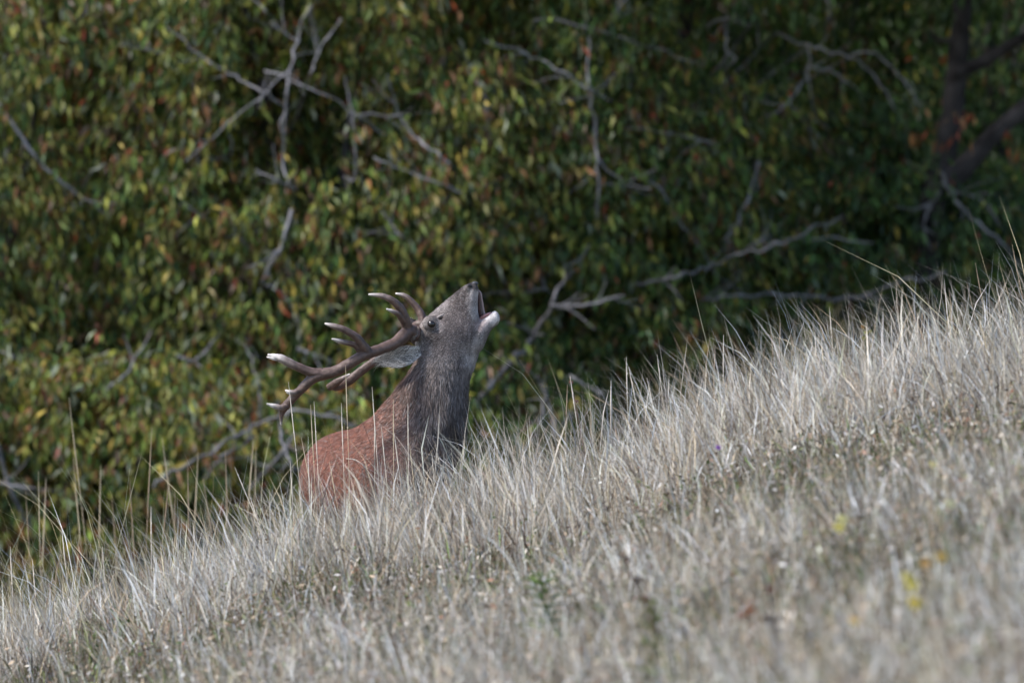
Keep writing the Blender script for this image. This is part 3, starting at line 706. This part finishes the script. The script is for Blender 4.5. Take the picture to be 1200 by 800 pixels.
def build_tree(t, key=None, seed=0, name='tree'):
    Y0 = t['Y']; c = P(t['c'][0], t['c'][1], Y0)
    bx = (t['px'] - 600) * S * Y0; bz = float(ground_z(bx, Y0))
    root = empty(name, (bx, Y0, bz))
    grp = {'tree': 'trees of the wood edge', 'shrub': 'bushes at the foot of the wood'}[name]
    tag(root, t['label'], name if name == 'tree' else 'bush', grp)
    top = c + np.array([0, 0, t['r'][2] * 0.55])
    base = np.array([bx, Y0, bz - 0.15])
    if key == 'e':
        path = [base] + [P(px, py, 57.4) for px, py in ((1092, 420), (1088, 330), (1092, 240), (1112, 160), (1121, 90), (1126, 30), (1132, -60), (1140, -260))]
        rr = [0.15, 0.10, 0.09, 0.095, 0.078, 0.07, 0.066, 0.06, 0.03]
    elif key == 'd':
        path = [base, P(770, 300, 57.6), P(776, 180, 57.4), P(790, 105, 57.3), P(802, 40, 57.3), P(806, -40, 57.3), P(830, -220, 57.8)]
        rr = [0.12, 0.085, 0.06, 0.055, 0.05, 0.045, 0.02]
    else:
        path = [base, base * 0.6 + c * 0.4 + [0.08, 0, 0], c + [-0.06, 0, 0], top]
        sc = min(1.0, t['r'][2] / 2.6); rr = [0.13 * sc, 0.10 * sc, 0.065 * sc, 0.02 * sc]
    b = Bag(); V0, Q0, T0 = tube(path, rr, 6 * len(path), 12, 0.22)
    b.add(V0, Q0, T0, DARKB if key in ('d', 'e') else DARKB * 1.3)
    trunk = b.build('trunk', M_BARK, root)
    if key == 'e':
        for pts, rad in (([(1094, 225), (1130, 196), (1162, 160), (1200, 128), (1260, 80), (1330, 0)], (17, 13, 11, 10, 9, 7)), ([(1118, 88), (1140, 78), (1172, 60), (1212, 38), (1260, 20)], (9, 8, 6.5, 5.5, 3)), ([(1115, 48), (1100, 47), (1090, 40)], (3, 2.5, 1.5))):
            bb = Bag(); bb.add(*tube([P(a_, b_, 57.35) for a_, b_ in pts], [q * S * 57.35 for q in rad], 24, 10, 0.2), c=DARKB); bb.build('limb', M_BARK, root)
    # forking limbs inside the crown
    g = np.random.default_rng(seed + 77)
    for q in range(6 if name == 'tree' else 4):
        s = (0.35 + 0.5 * q / 6) if key not in ('d', 'e') else 0.86 + 0.1 * q / 6
        p0 = catmull(path, 40)[int(s * 39)]
        dirn = g.normal(size=3); dirn[2] = abs(dirn[2]) * 0.8 + 0.2; dirn /= np.linalg.norm(dirn)
        p2 = c + dirn * np.array(t['r']) * 0.8
        p1 = p0 * 0.5 + p2 * 0.5 + g.normal(0, 0.12, 3)
        sc = 0.045 * min(1, t['r'][2] / 2.4)
        bb = Bag(); bb.add(*tube([p0, p1, p2], [sc, sc * 0.7, sc * 0.25], 12, 7, 0.3), c=DARKB * 1.6); bb.build('limb', M_BARK, root)
    if key:
        spine = catmull(path, 60)
        for pts, rad in LIMBS[key]:
            mx = np.mean([p[0] for p in pts]); my = np.mean([p[1] for p in pts])
            Yf = min(front_Y(*p) for p in (pts[0], pts[-1], (mx, my))) + 0.02
            big = pts[0] if rad[0] >= rad[-1] else pts[-1]
            tgt = spine[np.argmin(np.abs(spine[:, 2] - (400 - big[1] - 60) * S * Y0))]
            limb(pts, rad, Yf, tgt, GREY if key != 'e' else GREY * 0.75, 'branch', root)
    # long thin bare twigs weaving through the outer leaves
    for q in range({'a': 16, 'b': 16, 'c': 14, 'd': 0, 'e': 0}.get(key, 5 if name == 'shrub' else 0)):
        d = g.normal(size=3); d[1] = -abs(d[1]) - 0.35; d /= np.linalg.norm(d)
        p0 = c + d * np.array(t['r']) * 0.93
        if p0[2] < float(ground_z(p0[0], p0[1])) + 0.4: continue
        dr = np.cross(d, g.normal(size=3)); dr /= np.linalg.norm(dr); l_ = g.uniform(0.35, 1.1)
        mid_ = p0 + dr * l_ * 0.5 + np.array([0, 0.0, g.normal(0, 0.06)]) + d * 0.06
        bb = Bag(); kinked(bb, [p0 - d * 0.25, p0, mid_, p0 + dr * l_ - d * 0.05], [0.008, 0.0068, 0.005, 0.0026], GREY * g.uniform(0.7, 1.25), 2, 5); bb.build('twig', M_BARK, root)
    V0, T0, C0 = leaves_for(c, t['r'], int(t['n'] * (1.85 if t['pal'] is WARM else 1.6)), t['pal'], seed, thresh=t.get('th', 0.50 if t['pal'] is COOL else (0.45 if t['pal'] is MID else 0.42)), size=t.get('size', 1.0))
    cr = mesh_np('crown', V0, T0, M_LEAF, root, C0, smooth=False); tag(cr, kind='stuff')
for i, (k, t) in enumerate(TREES.items()): build_tree(t, k, 101 + i)
for i, t in enumerate(SHRUBS): build_tree(t, None, 201 + i, 'shrub')
for i, t in enumerate(BACK): t['size'] = 1.4; t['n'] = int(t['n'] * 0.75); build_tree(t, None, 301 + i)

# rust-red leaves in the fork of the thick trunk
def rusty(tree_label, spots):
    t = next(o for o in bpy.data.objects if o.get('label') == tree_label)
    for k, (px, py, Y, rr, n) in enumerate(spots):
        V0, T0, C0 = leaves_for(P(px, py, Y), (rr * 1.6, rr, rr), n, (0, 0, 0, 0, 1, 8, 9, 0, 8), 400 + k, thresh=0.0, inner=0.2)
        o = mesh_np('rusty_leaves', V0, T0, M_LEAF, t, C0, smooth=False); tag(o, 'rust-red leaf cluster', kind='stuff')
rusty(TREES['e']['label'], [(1143, 138, 56.9, 0.05, 2), (1114, 146, 57.0, 0.06, 1), (1172, 144, 57.0, 0.05, 1), (1038, 190, 57.1, 0.06, 1)])
rusty(TREES['d']['label'], [(798, 72, 56.8, 0.03, 1)])

# fallen limbs lying before the wood
def dead(label, paths, Y, name='fallen_limb'):
    p0 = P(*paths[0][0][0], Y)
    b = Bag()
    for pts, rad in paths:
        kinked(b, [P(x, y, Y + 0.25 * math.sin(j * 1.1 + x)) for j, (x, y) in enumerate(pts)], [q * 0.56 * S * Y for q in rad], GREY * 0.62, 5)
    o = b.build(name, M_BARK); tag(o, label, 'branch', 'dead limbs lying before the wood')
dead('thick grey dead limb slanting down to the right of the open mouth', [([(540, 500), (562, 468), (598, 428), (626, 393), (647, 356), (662, 320)], (5, 5, 5.4, 5, 4, 2)), ([(645, 358), (682, 357), (732, 347)], (3.4, 3, 2)), ([(566, 476), (585, 452), (601, 437)], (3, 3, 2))], 55.1)
LOWY = 53.4
dead('low grey dead limb lying left of the flank of the stag', [([(180, 572), (205, 551), (260, 521), (300, 500), (345, 482), (420, 500)], (3, 3.2, 3.4, 3.4, 3.2, 3)), ([(290, 575), (325, 537), (346, 508)], (3, 3, 2.4)), ([(240, 560), (262, 535), (300, 512)], (2.5, 2.6, 2))], LOWY)
dead('grey crooked stick hanging under the antler crown', [([(327, 470), (328, 505), (334, 530), (346, 549), (368, 553), (385, 560)], (2.2, 2.8, 3.2, 3.4, 3, 2.4))], 50.5, 'crooked_stick')
dead('forked grey dead twigs beyond the grass right of the stag', [([(652, 510), (640, 465), (630, 440)], (3, 2.8, 1.6)), ([(655, 515), (665, 490), (684, 486)], (3, 2.6, 1.6)), ([(632, 500), (640, 462)], (2.6, 2)), ([(668, 440), (706, 461)], (2.4, 1.8))], 53.5, 'dead_twigs')
dead('long bare grey twig reaching right under the dark tree', [([(745, 332), (795, 324), (830, 311), (870, 297), (900, 290), (940, 275), (988, 253)], (3, 3.2, 3.2, 3, 2.8, 2.4, 1.4)), ([(868, 298), (885, 284), (905, 276)], (2.2, 1.8, 1.2))], 56.0, 'bare_twig')
dead('level bare grey twig just above the grassy crest', [([(820, 352), (858, 349), (905, 345), (960, 349), (1010, 345), (1062, 330), (1110, 318)], (2.6, 2.8, 3, 3, 3.4, 3, 2)), ([(1012, 345), (1035, 352)], (2.8, 2))], 56.2, 'bare_twig')

# ------------------------------------------------------------------ meadow grass
GC = {'pale': (0.80, 0.70, 0.575), 'straw': (0.62, 0.50, 0.335), 'tan': (0.36, 0.265, 0.175), 'grey': (0.46, 0.425, 0.395), 'brown': (0.16, 0.098, 0.062), 'olive': (0.13, 0.145, 0.045), 'green': (0.075, 0.12, 0.03), 'rust': (0.30, 0.15, 0.09)}
def blades(xy, h, lean, w, col, g, seed_frac=0.25, facing=None):
    n = len(xy)
    z = ground_z(xy[:, 0], xy[:, 1]) - 0.02
    root = np.column_stack([xy, z])
    lv = np.array([0.0, 0.45, 0.78, 1.0])
    curve = g.uniform(1.3, 2.4, n)
    a = g.uniform(0, math.pi, n); sd = np.column_stack([np.cos(a), np.sin(a) * 0.6, 0 * a])
    seedy = g.random(n) < seed_frac
    wl_ = np.where(seedy[:, None], np.array([0.8, 0.6, 1.5, 0.2]), np.array([1.0, 0.9, 0.55, 0.05]))
    V = []
    wob = g.normal(0, 0.012, (n, 4, 2))
    for i, s in enumerate(lv):
        c = root.copy()
        ll = np.linalg.norm(lean, axis=1)
        up = h * s * np.sqrt(np.maximum(0.15, 1 - (0.75 * ll * s) ** 2))
        c[:, :2] += lean * (h * s ** curve)[:, None] + wob[:, i] * h[:, None] * s
        c[:, 2] += up
        V += [c - sd * (w * wl_[:, i])[:, None], c + sd * (w * wl_[:, i])[:, None]]
    V = np.stack(V, 1)
    V[:, 6] = (V[:, 6] + V[:, 7]) / 2
    V = V[:, :7].reshape(-1, 3)
    o = np.arange(n)[:, None] * 7
    T = np.concatenate([o + [0, 1, 3], o + [0, 3, 2], o + [2, 3, 5], o + [2, 5, 4], o + [4, 5, 6]], 0)
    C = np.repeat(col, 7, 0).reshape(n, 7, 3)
    C[:, :2] *= 0.6  # root ends darkened in the colour, for the shade in gaps between blades
    return V, T, C.reshape(-1, 3)

def meadow(name, label, y0, y1, n, seed, hmean, weed, bits):
    g = np.random.default_rng(seed)
    y = y0 + (y1 - y0) * g.random(int(n * 1.15))
    hw = 0.066 * y + 0.7
    x = (g.random(len(y)) * 2 - 1) * hw
    # tussocks: pull roots towards clump centres
    cs = 0.16
    cx = np.floor(x / cs); cy = np.floor(y / cs)
    jx = (cx + hash3(cx.astype(np.int64), cy.astype(np.int64), 0 * cx.astype(np.int64), 7)) * cs; jy = (cy + hash3(cx.astype(np.int64), cy.astype(np.int64), 1 + 0 * cx.astype(np.int64), 7)) * cs
    pull = g.uniform(0, 0.65, len(x))
    dx, dy = x - jx, y - jy
    x = x - dx * pull; y = y - dy * pull
    p = np.column_stack([x, y, 0 * x])
    dens = noise3(p, 1.1, 31) * 0.6 + noise3(p, 3.3, 32) * 0.4
    keep = g.random(len(x)) < np.clip(0.35 + 1.3 * (dens - 0.25), 0.2, 1)
    x, y, p, dx, dy = x[keep], y[keep], p[keep], dx[keep], dy[keep]
    n = len(x)
    patch = noise3(p, 0.8, 41) * 0.55 + noise3(p, 2.4, 42) * 0.45
    wk = np.clip((patch - 0.50) * 7.5 + weed, 0.02, 0.85)
    isw = g.random(n) < wk
    hmean = hmean * (np.clip(1.9 - 0.5 * (x + 2.6), 1, 1.9) if y0 > 39 else 1.0)
    h = hmean * g.lognormal(0, 0.30, n) * (0.8 + 0.5 * noise3(p, 1.6, 43))
    h = np.where(isw, h * 0.62, h)
    tall = g.random(n) < (0.085 if y0 > 30 else 0.03)
    h = np.where(tall & ~isw, h * g.uniform(1.25, 2.1, n), h)
    h = np.minimum(h, 0.38 if y0 < 30 else (0.62 if y0 < 39 else 1.2))
    lean = np.column_stack([-0.16 + g.normal(0, 0.30, n) + dx * 1.2, g.normal(0, 0.28, n) + dy * 1.2])
    bent = g.random(n) < 0.10
    lean[bent] *= g.uniform(1.6, 3.2, bent.sum())[:, None]
    w = g.uniform(0.0007, 0.0021, n) * np.where(isw, 1.35, np.where(tall, 0.75, 1.0))
    dry = np.array([GC['pale'], GC['straw'], GC['tan'], GC['grey'], (0.15, 0.10, 0.07)])
    wet = np.array([GC['brown'], GC['olive'], GC['green'], GC['tan'], GC['grey']])
    col = dry[g.choice(5, n, p=[0.50, 0.20, 0.09, 0.09, 0.12])]
    col = np.where(isw[:, None], wet[g.choice(5, n, p=[0.34, 0.28, 0.16, 0.12, 0.10])], col)
    col = col * g.lognormal(-0.12, 0.48, n)[:, None]
    ci_, cj_ = np.floor(p[:, 0] / 0.13 + noise3(p, 6, 61)).astype(np.int64), np.floor(p[:, 1] / 0.13 + noise3(p, 6, 62)).astype(np.int64)
    tus = hash3(ci_, cj_, 0 * ci_ + 3, 19)                       # every tussock has its own shade
    col = col * (0.50 + 0.95 * tus)[:, None]
    h = h * (0.82 + 0.36 * hash3(ci_, cj_, 0 * ci_ + 5, 23))
    if y0 > 39: col = col * np.array([0.82, 0.80, 0.60])
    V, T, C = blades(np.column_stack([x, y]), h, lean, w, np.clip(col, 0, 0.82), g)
    # low herb leaves, husks and withered heads between the blades
    nb = int(len(x) * bits); pick = g.choice(len(x), nb); bp = p[pick] + g.normal(0, 0.03, (nb, 3)) * [1, 1, 0]
    hb = g.random(nb) ** 0.8 * np.mean(hmean) * 0.95
    bp[:, 2] = ground_z(bp[:, 0], bp[:, 1]) + hb
    d1 = g.normal(size=(nb, 3)); d1 /= np.linalg.norm(d1, axis=1)[:, None]; d2 = np.cross(d1, g.normal(size=(nb, 3))); d2 /= np.linalg.norm(d2, axis=1)[:, None]
    sz = g.uniform(0.005, 0.019, nb)[:, None]; wd = sz * g.uniform(0.2, 0.45, (nb, 1))
    BV = np.stack([bp - d1 * sz, bp + d2 * wd, bp + d1 * sz, bp - d2 * wd], 1).reshape(-1, 3)
    o4 = np.arange(nb)[:, None] * 4
    BT = np.concatenate([o4 + [0, 1, 2], o4 + [0, 2, 3]], 0)
    pal = np.array([GC['brown'], GC['olive'], GC['green'], GC['pale'], GC['grey'], GC['rust'], (0.07, 0.055, 0.045), GC['tan']])
    fld = noise3(bp, 1.7, 51)
    bc_ = np.where((g.random(nb) < 0.25 + 0.5 * fld)[:, None], pal[g.choice([0, 1, 2, 6], nb, p=[0.3, 0.3, 0.15, 0.25])], pal[g.choice([3, 4, 5, 7], nb, p=[0.12, 0.36, 0.10, 0.42])]) * g.lognormal(-0.1, 0.25, nb)[:, None]
    T = np.concatenate([T, BT + len(V)], 0); V = np.concatenate([V, BV], 0); C = np.concatenate([C, np.repeat(np.clip(bc_, 0, 0.8), 4, 0)], 0)
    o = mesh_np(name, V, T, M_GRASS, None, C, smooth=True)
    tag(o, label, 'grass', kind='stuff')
meadow('crest_grass', 'pale dry grass along the crest of the meadow', 35.6, 40.0, 132000, 1, 0.25, 0.0, 0.22)
meadow('slope_grass', 'grey straw grass mixed with weeds on the near meadow slope', 21.5, 35.6, 118000, 2, 0.19, 0.60, 0.9)
meadow('far_grass', 'taller thin grass in the dip beyond the crest', 40.0, 47.0, 34000, 3, 0.50, 0.1, 0.1)

# single tall stalks one can tell apart
def stalk(base_px, tip, Y, label, group, bend=0.0, w=0.0013, color=GC['straw'], head=0.28, headw=2.2, mids=None):
    tipw = P(tip[0], tip[1], Y)
    bx = (base_px - 600) * S * Y; bz = float(ground_z(bx, Y))
    r = empty('grass_stalk', (bx, Y, bz)); tag(r, label, 'grass stalk', group)
    b0 = np.array([bx, Y, bz - 0.02])
    m = (b0 + tipw) / 2 + np.array([bend, 0, 0.0])
    pts = [b0, m, tipw] if mids is None else [b0] + [P(a, c, Y) for a, c in mids] + [tipw]
    c = catmull(pts, 16)
    k = int(16 * (1 - head))
    b = Bag(); b.add(*tube(c[:k + 1], [w * 1.2, w * 0.8], 9, 5), c=np.array(color) * rng.uniform(0.85, 1.15)); b.build('stem', M_GRASS, r)
    # seed head: overlapping small spikelets
    hb = Bag(); hp = c[k:]
    hb.add(*tube(hp, [w * 0.8, w * headw * 0.8, w * headw * 0.7, w * 0.3], 10, 5), c=np.array(color) * 1.02)
    for q in range(9):
        u = q / 9; pt = hp[min(len(hp) - 2, int(u * (len(hp) - 1)))]; dr = hp[-1] - hp[0]; dr = dr / np.linalg.norm(dr)
        sdv = np.array([math.cos(q * 2.4), math.sin(q * 2.4), 0.0])
        a_ = pt; e_ = pt + dr * 0.014 + sdv * w * 2.0
        hb.add(*tube([a_, (a_ + e_) / 2 + sdv * w, e_], [w * 0.5, w * 0.9, w * 0.15], 4, 4), c=np.array(color) * rng.uniform(0.85, 1.2))
    hb.build('seed_head', M_GRASS, r)
L1, G1 = 'thin pale grass stalk standing in front of the stag', 'grass stalks before the stag'
for bpx, tip, bend in ((372, (338, 447), 0.0), (378, (364, 474), 0), (384, (368, 470), 0.0), (402, (400, 472), 0.01), (414, (405, 428), 0.0), (455, (436, 453), 0.0), (428, (386, 541), -0.02), (462, (461, 468), 0.0), (474, (478, 472), 0.01), (440, (439, 492), 0.0), (466, (447, 500), 0.0), (485, (462, 507), 0), (395, (353, 512), 0), (352, (340, 540), 0), (500, (480, 520), 0), (520, (506, 530), 0), (530, (545, 515), 0.0)):
    if tip[0] < 345: lab = 'thin pale grass stalk crossing the lower tines of the near antler'
    elif tip[1] < 440: lab = 'tall thin grass stalk reaching up to the far antler tine'
    elif tip[0] < 410 and tip[1] < 480: lab = 'thin grass stalk against dark leaves between antler and back of stag'
    elif tip[0] < 400: lab = 'thin pale grass stalk in front of the rump of the stag'
    elif tip[0] < 470: lab = 'thin pale grass stalk in front of the reddish shoulder of the stag'
    else: lab = 'thin pale grass stalk in front of the dark mane of the stag'
    stalk(bpx, tip, 39.0 + 0.7 * rng.random(), lab, G1, bend, color=GC['pale'] if rng.random() < 0.6 else GC['straw'])
stalk(462, (405, 537), 39.0, 'arched dry blade bending over the flank of the stag', None, 0, 0.0018, GC['pale'], 0.2, 1.3, mids=[(450, 590), (435, 557), (420, 540)])
L2, G2 = 'tall soft-focus stalk rising beyond the crest left of the stag', 'tall stalks beyond the crest'
for bpx, tip, bend in ((112, (81, 466), 0.03), (105, (86, 535), 0), (168, (178, 500), 0), (215, (190, 512), 0), (236, (220, 545), 0), (120, (118, 545), 0), (60, (45, 552), 0), (66, (54, 560), 0), (205, (198, 560), -0.02), (250, (232, 530), 0), (290, (264, 528), 0), (300, (297, 515), 0), (150, (152, 560), 0), (140, (131, 580), 0), (272, (238, 560), 0), (75, (30, 575), 0), (320, (300, 522), 0), (190, (205, 575), 0), (10, (-8, 540), 0)):
    lab = 'tallest soft-focus stalk beyond the crest, its head high over the rest' if tip[1] < 480 else ('soft-focus stalk beyond the crest before the low grey dead limb' if tip[0] > 210 else ('soft-focus stalk beyond the crest before the rust-flecked bush' if tip[0] > 70 else 'soft-focus stalk beyond the crest before the bushy yellow-green tree'))
    stalk(bpx, tip, 43.0 + 2.2 * rng.random(), lab, G2, bend + rng.uniform(-0.07, 0.07), rng.uniform(0.0014, 0.0023), GC['tan'] if rng.random() < 0.4 else np.array(GC['straw']) * 0.85)
L3, G3 = 'dry stalk sticking up above the crest right of the stag', 'stalks along the right crest'
for bpx, tip in ((750, (734, 418)), (755, (737, 430)), (782, (770, 415)), (790, (784, 440)), (668, (665, 450)), (690, (668, 440)), (720, (716, 446)), (820, (832, 395)), (850, (848, 392)), (842, (838, 404)), (795, (758, 442)), (866, (815, 415)), (905, (903, 380)), (923, (914, 378)), (942, (925, 382)), (985, (972, 360)), (1000, (1000, 383)), (1060, (1044, 372)), (1075, (1075, 366)), (1090, (1081, 356)), (1140, (1112, 340)), (1165, (1143, 308)), (1170, (1133, 332)), (1195, (1167, 333)), (1210, (1186, 286)), (1180, (1170, 345)), (600, (577, 501)), (626, (613, 525)), (640, (632, 530)), (1130, (1109, 363)), (960, (955, 385)), (1020, (1010, 385))):
    if tip[0] < 660: lab = 'dry stalk on the crest between the stag and the reddish dead stalk'
    elif tip[0] < 800: lab = 'dry stalk on the crest just right of the reddish dead stalk'
    elif tip[0] < 950: lab = 'dry stalk under the level bare twig above the crest'
    elif tip[0] < 1080: lab = 'dry stalk beside the yellow-green weed on the crest'
    else: lab = 'long dry stalk below the thick forked trunk on the crest'
    stalk(bpx, tip, 37.6 + 1.3 * rng.random(), lab, G3, rng.uniform(-0.02, 0.02), rng.uniform(0.0011, 0.0016), GC['pale'] if rng.random() < 0.5 else GC['tan'])
L4, G4 = 'short dry stalk on the crest before the taller soft-focus stalks', 'stalks along the left crest'
for bpx, tip in ((178, (177, 593)), (240, (226, 612)), (90, (72, 615)), (345, (275, 547)), (330, (292, 578)), (212, (202, 629)), (130, (120, 640)), (20, (12, 640)), (50, (38, 655)), (310, (300, 590)), (365, (350, 570))):
    stalk(bpx, tip, 38.2 + 0.8 * rng.random(), L4, G4, 0, 0.0015, GC['pale'])

# weeds and flowers
def weed(name, label, cat, base_px, Y, tip, stem_c, leaf_c, n_leaf, heads=(), stem_w=0.003, leaf_len=0.05, group=None):
    if Y < 36:
        tx_, ty_ = (heads[0][0], max(h_[1] for h_ in heads)) if heads else tip
        ys_ = np.linspace(22, 37.5, 400)
        above = (400 - ty_) * S * ys_ - ground_z((tx_ - 600) * S * ys_, ys_)
        Y = float(ys_[np.argmin(np.abs(above - (0.27 if heads else 0.36)))])
    bx = (base_px - 600) * S * Y; bz = float(ground_z(bx, Y))
    r = empty(name, (bx, Y, bz)); tag(r, label, cat, group)
    b0 = np.array([bx, Y, bz - 0.02]); tw = P(tip[0], tip[1], Y)
    c = catmull([b0, (b0 + tw) / 2 + np.array([0.015, 0, 0]), tw], 14)
    b = Bag(); b.add(*tube(c, [stem_w, stem_w * 0.5], 14, 6), c=stem_c); b.build('stem', M_PLANT, r)
    for q in range(n_leaf):
        u = 0.3 + 0.68 * q / max(1, n_leaf - 1); p0 = c[int(u * 13)]
        a = q * 2.4; dr = np.array([math.cos(a), math.sin(a), 0.5]); dr /= np.linalg.norm(dr); sd = np.cross(dr, [0, 0, 1]); sd /= np.linalg.norm(sd)
        l_ = leaf_len * rng.uniform(0.7, 1.3) * (1.2 - 0.5 * u)
        m = p0 + dr * l_ * 0.5 + [0, 0, 0.005]; w_ = l_ * 0.17
        b = Bag(); b.add(np.array([p0, m + sd * w_, m - [0, 0, w_ * 0.4], m - sd * w_, p0 + dr * l_ - [0, 0, l_ * 0.2]]), [], [(0, 1, 2), (0, 2, 3), (2, 1, 4), (3, 2, 4)], np.array(leaf_c) * rng.uniform(0.8, 1.2)); b.build('leaf', M_PLANT, r)
    for (hx, hy, rad, hc) in heads:
        rad = rad * (1.05 if Y < 36 else 1.0)
        hp = P(hx, hy, Y - 0.01)
        near = c[np.argmin(np.linalg.norm(c - hp, axis=1))]
        hb = Bag()
        hb.add(*tube([near, (near + hp) / 2 + [0, 0, -0.004], hp], [stem_w * 0.5, stem_w * 0.4], 5, 5), c=stem_c)
        hb.add(*ball(hp, rad * 0.45, 8, 6), c=np.array(hc) * 0.7)
        for k in range(11):
            a = k * 2 * math.pi / 11; el_ = 0.25 + 0.5 * (k % 2)
            dr = np.array([math.cos(a) * math.cos(el_), math.sin(a) * math.cos(el_) * 0.8, math.sin(el_) * (1 if k % 3 else -1)]); sd = np.cross(dr, [0.1, 1, 0.2]); sd /= np.linalg.norm(sd) + 1e-9
            m = hp + dr * rad * 0.7
            hb.add(np.array([hp, m + sd * rad * 0.28, m - sd * rad * 0.28, hp + dr * rad * 1.15]), [], [(0, 1, 2), (2, 1, 3)], np.array(hc) * rng.uniform(0.85, 1.15))
        hb.build('flower_head', M_PLANT, r)
YEL = (0.80, 0.68, 0.12); STEM = (0.10, 0.12, 0.05); DK = (0.10, 0.065, 0.05)
weed('yellow_flower', 'lone pale yellow double flower in the grey grass', 'flower', 992, 31.2, (986, 610), STEM, (0.10, 0.14, 0.05), 5, [(987, 608, 0.019, (0.82, 0.76, 0.36)), (983, 618, 0.020, (0.82, 0.72, 0.22))])
weed('yellow_flower', 'small pale flower in the grass under the right end of the crest', 'flower', 1118, 32.5, (1113, 590), STEM, (0.12, 0.14, 0.06), 4, [(1113, 590, 0.018, (0.75, 0.72, 0.45))])
weed('yellow_flower', 'faint yellow flower just below the right crest', 'flower', 1097, 34.5, (1093, 544), STEM, (0.12, 0.14, 0.06), 4, [(1093, 544, 0.015, (0.75, 0.66, 0.3))])
weed('ragwort', 'clump of blurred yellow and orange flowers low on the slope', 'flower', 1075, 28.0, (1070, 655), STEM, (0.16, 0.15, 0.05), 8, [(1068, 686, 0.02, YEL), (1071, 706, 0.022, (0.75, 0.58, 0.08)), (1085, 660, 0.018, (0.75, 0.45, 0.15)), (1103, 652, 0.017, (0.75, 0.5, 0.1)), (1062, 676, 0.016, YEL)])
weed('yellow_flower', 'tiny deep yellow flower low among the brown weeds', 'flower', 1003, 27.5, (1001, 728), STEM, (0.12, 0.14, 0.05), 3, [(1001, 728, 0.014, (0.8, 0.55, 0.1))])
weed('purple_flower', 'single small purple flower on the pale grass slope', 'flower', 845, 35.0, (842, 524), STEM, (0.12, 0.14, 0.06), 4, [(842, 524, 0.013, (0.32, 0.12, 0.5))])
weed('crest_weed', 'yellow-green weed with brownish buds standing on the crest', 'weed', 1019, 38.0, (1011, 383), (0.16, 0.17, 0.06), (0.24, 0.23, 0.06), 12, [(1011, 383, 0.010, (0.42, 0.24, 0.09)), (1015, 390, 0.011, (0.36, 0.34, 0.08)), (1020, 388, 0.009, (0.32, 0.3, 0.07)), (1012, 396, 0.010, (0.34, 0.33, 0.08))], leaf_len=0.035)
weed('small_weed', 'little yellow-green weed in the grass left of the stag', 'weed', 281, 39.5, (279, 588), (0.16, 0.17, 0.06), (0.22, 0.24, 0.06), 9, [(277, 592, 0.009, (0.32, 0.36, 0.08)), (282, 596, 0.009, (0.3, 0.34, 0.08))], leaf_len=0.035)
weed('brown_weed', 'brown slanting dead weed stalk on the near slope', 'weed', 790, 28.5, (704, 612), DK, (0.15, 0.09, 0.06), 14, [(735, 655, 0.014, DK), (748, 680, 0.016, DK), (757, 702, 0.016, (0.22, 0.1, 0.07))], 0.004, 0.045)
weed('brown_weed', 'brown upright dead weed stalk on the near slope', 'weed', 902, 27.8, (904, 640), DK, (0.16, 0.09, 0.07), 12, [(904, 655, 0.016, DK), (902, 690, 0.018, (0.20, 0.09, 0.07)), (900, 725, 0.018, DK)], 0.005, 0.045)
weed('brown_weed', 'reddish dead stalk leaning against the dark wood beside the pale crest', 'weed', 692, 38.6, (668, 442), (0.20, 0.12, 0.09), (0.2, 0.12, 0.09), 5, [(669, 448, 0.012, (0.24, 0.13, 0.09)), (676, 470, 0.010, (0.22, 0.12, 0.09))], 0.003, 0.03)
weed('green_weed', 'leafy green weed showing through the grass below the stag', 'weed', 640, 30.5, (632, 668), (0.09, 0.13, 0.04), (0.10, 0.16, 0.03), 44, [], 0.004, 0.12)
weed('green_weed', 'second leafy green weed lower down beside the brown slanting stalk', 'weed', 766, 28.6, (762, 700), (0.10, 0.12, 0.04), (0.12, 0.15, 0.04), 34, [], 0.004, 0.10)
weed('rusty_weed', 'rust-coloured weed tuft between the two brown stalks', 'weed', 878, 27.9, (874, 700), (0.2, 0.1, 0.06), (0.32, 0.14, 0.08), 18, [(880, 715, 0.016, (0.42, 0.18, 0.09)), (868, 720, 0.016, (0.36, 0.16, 0.1))], 0.004, 0.06)
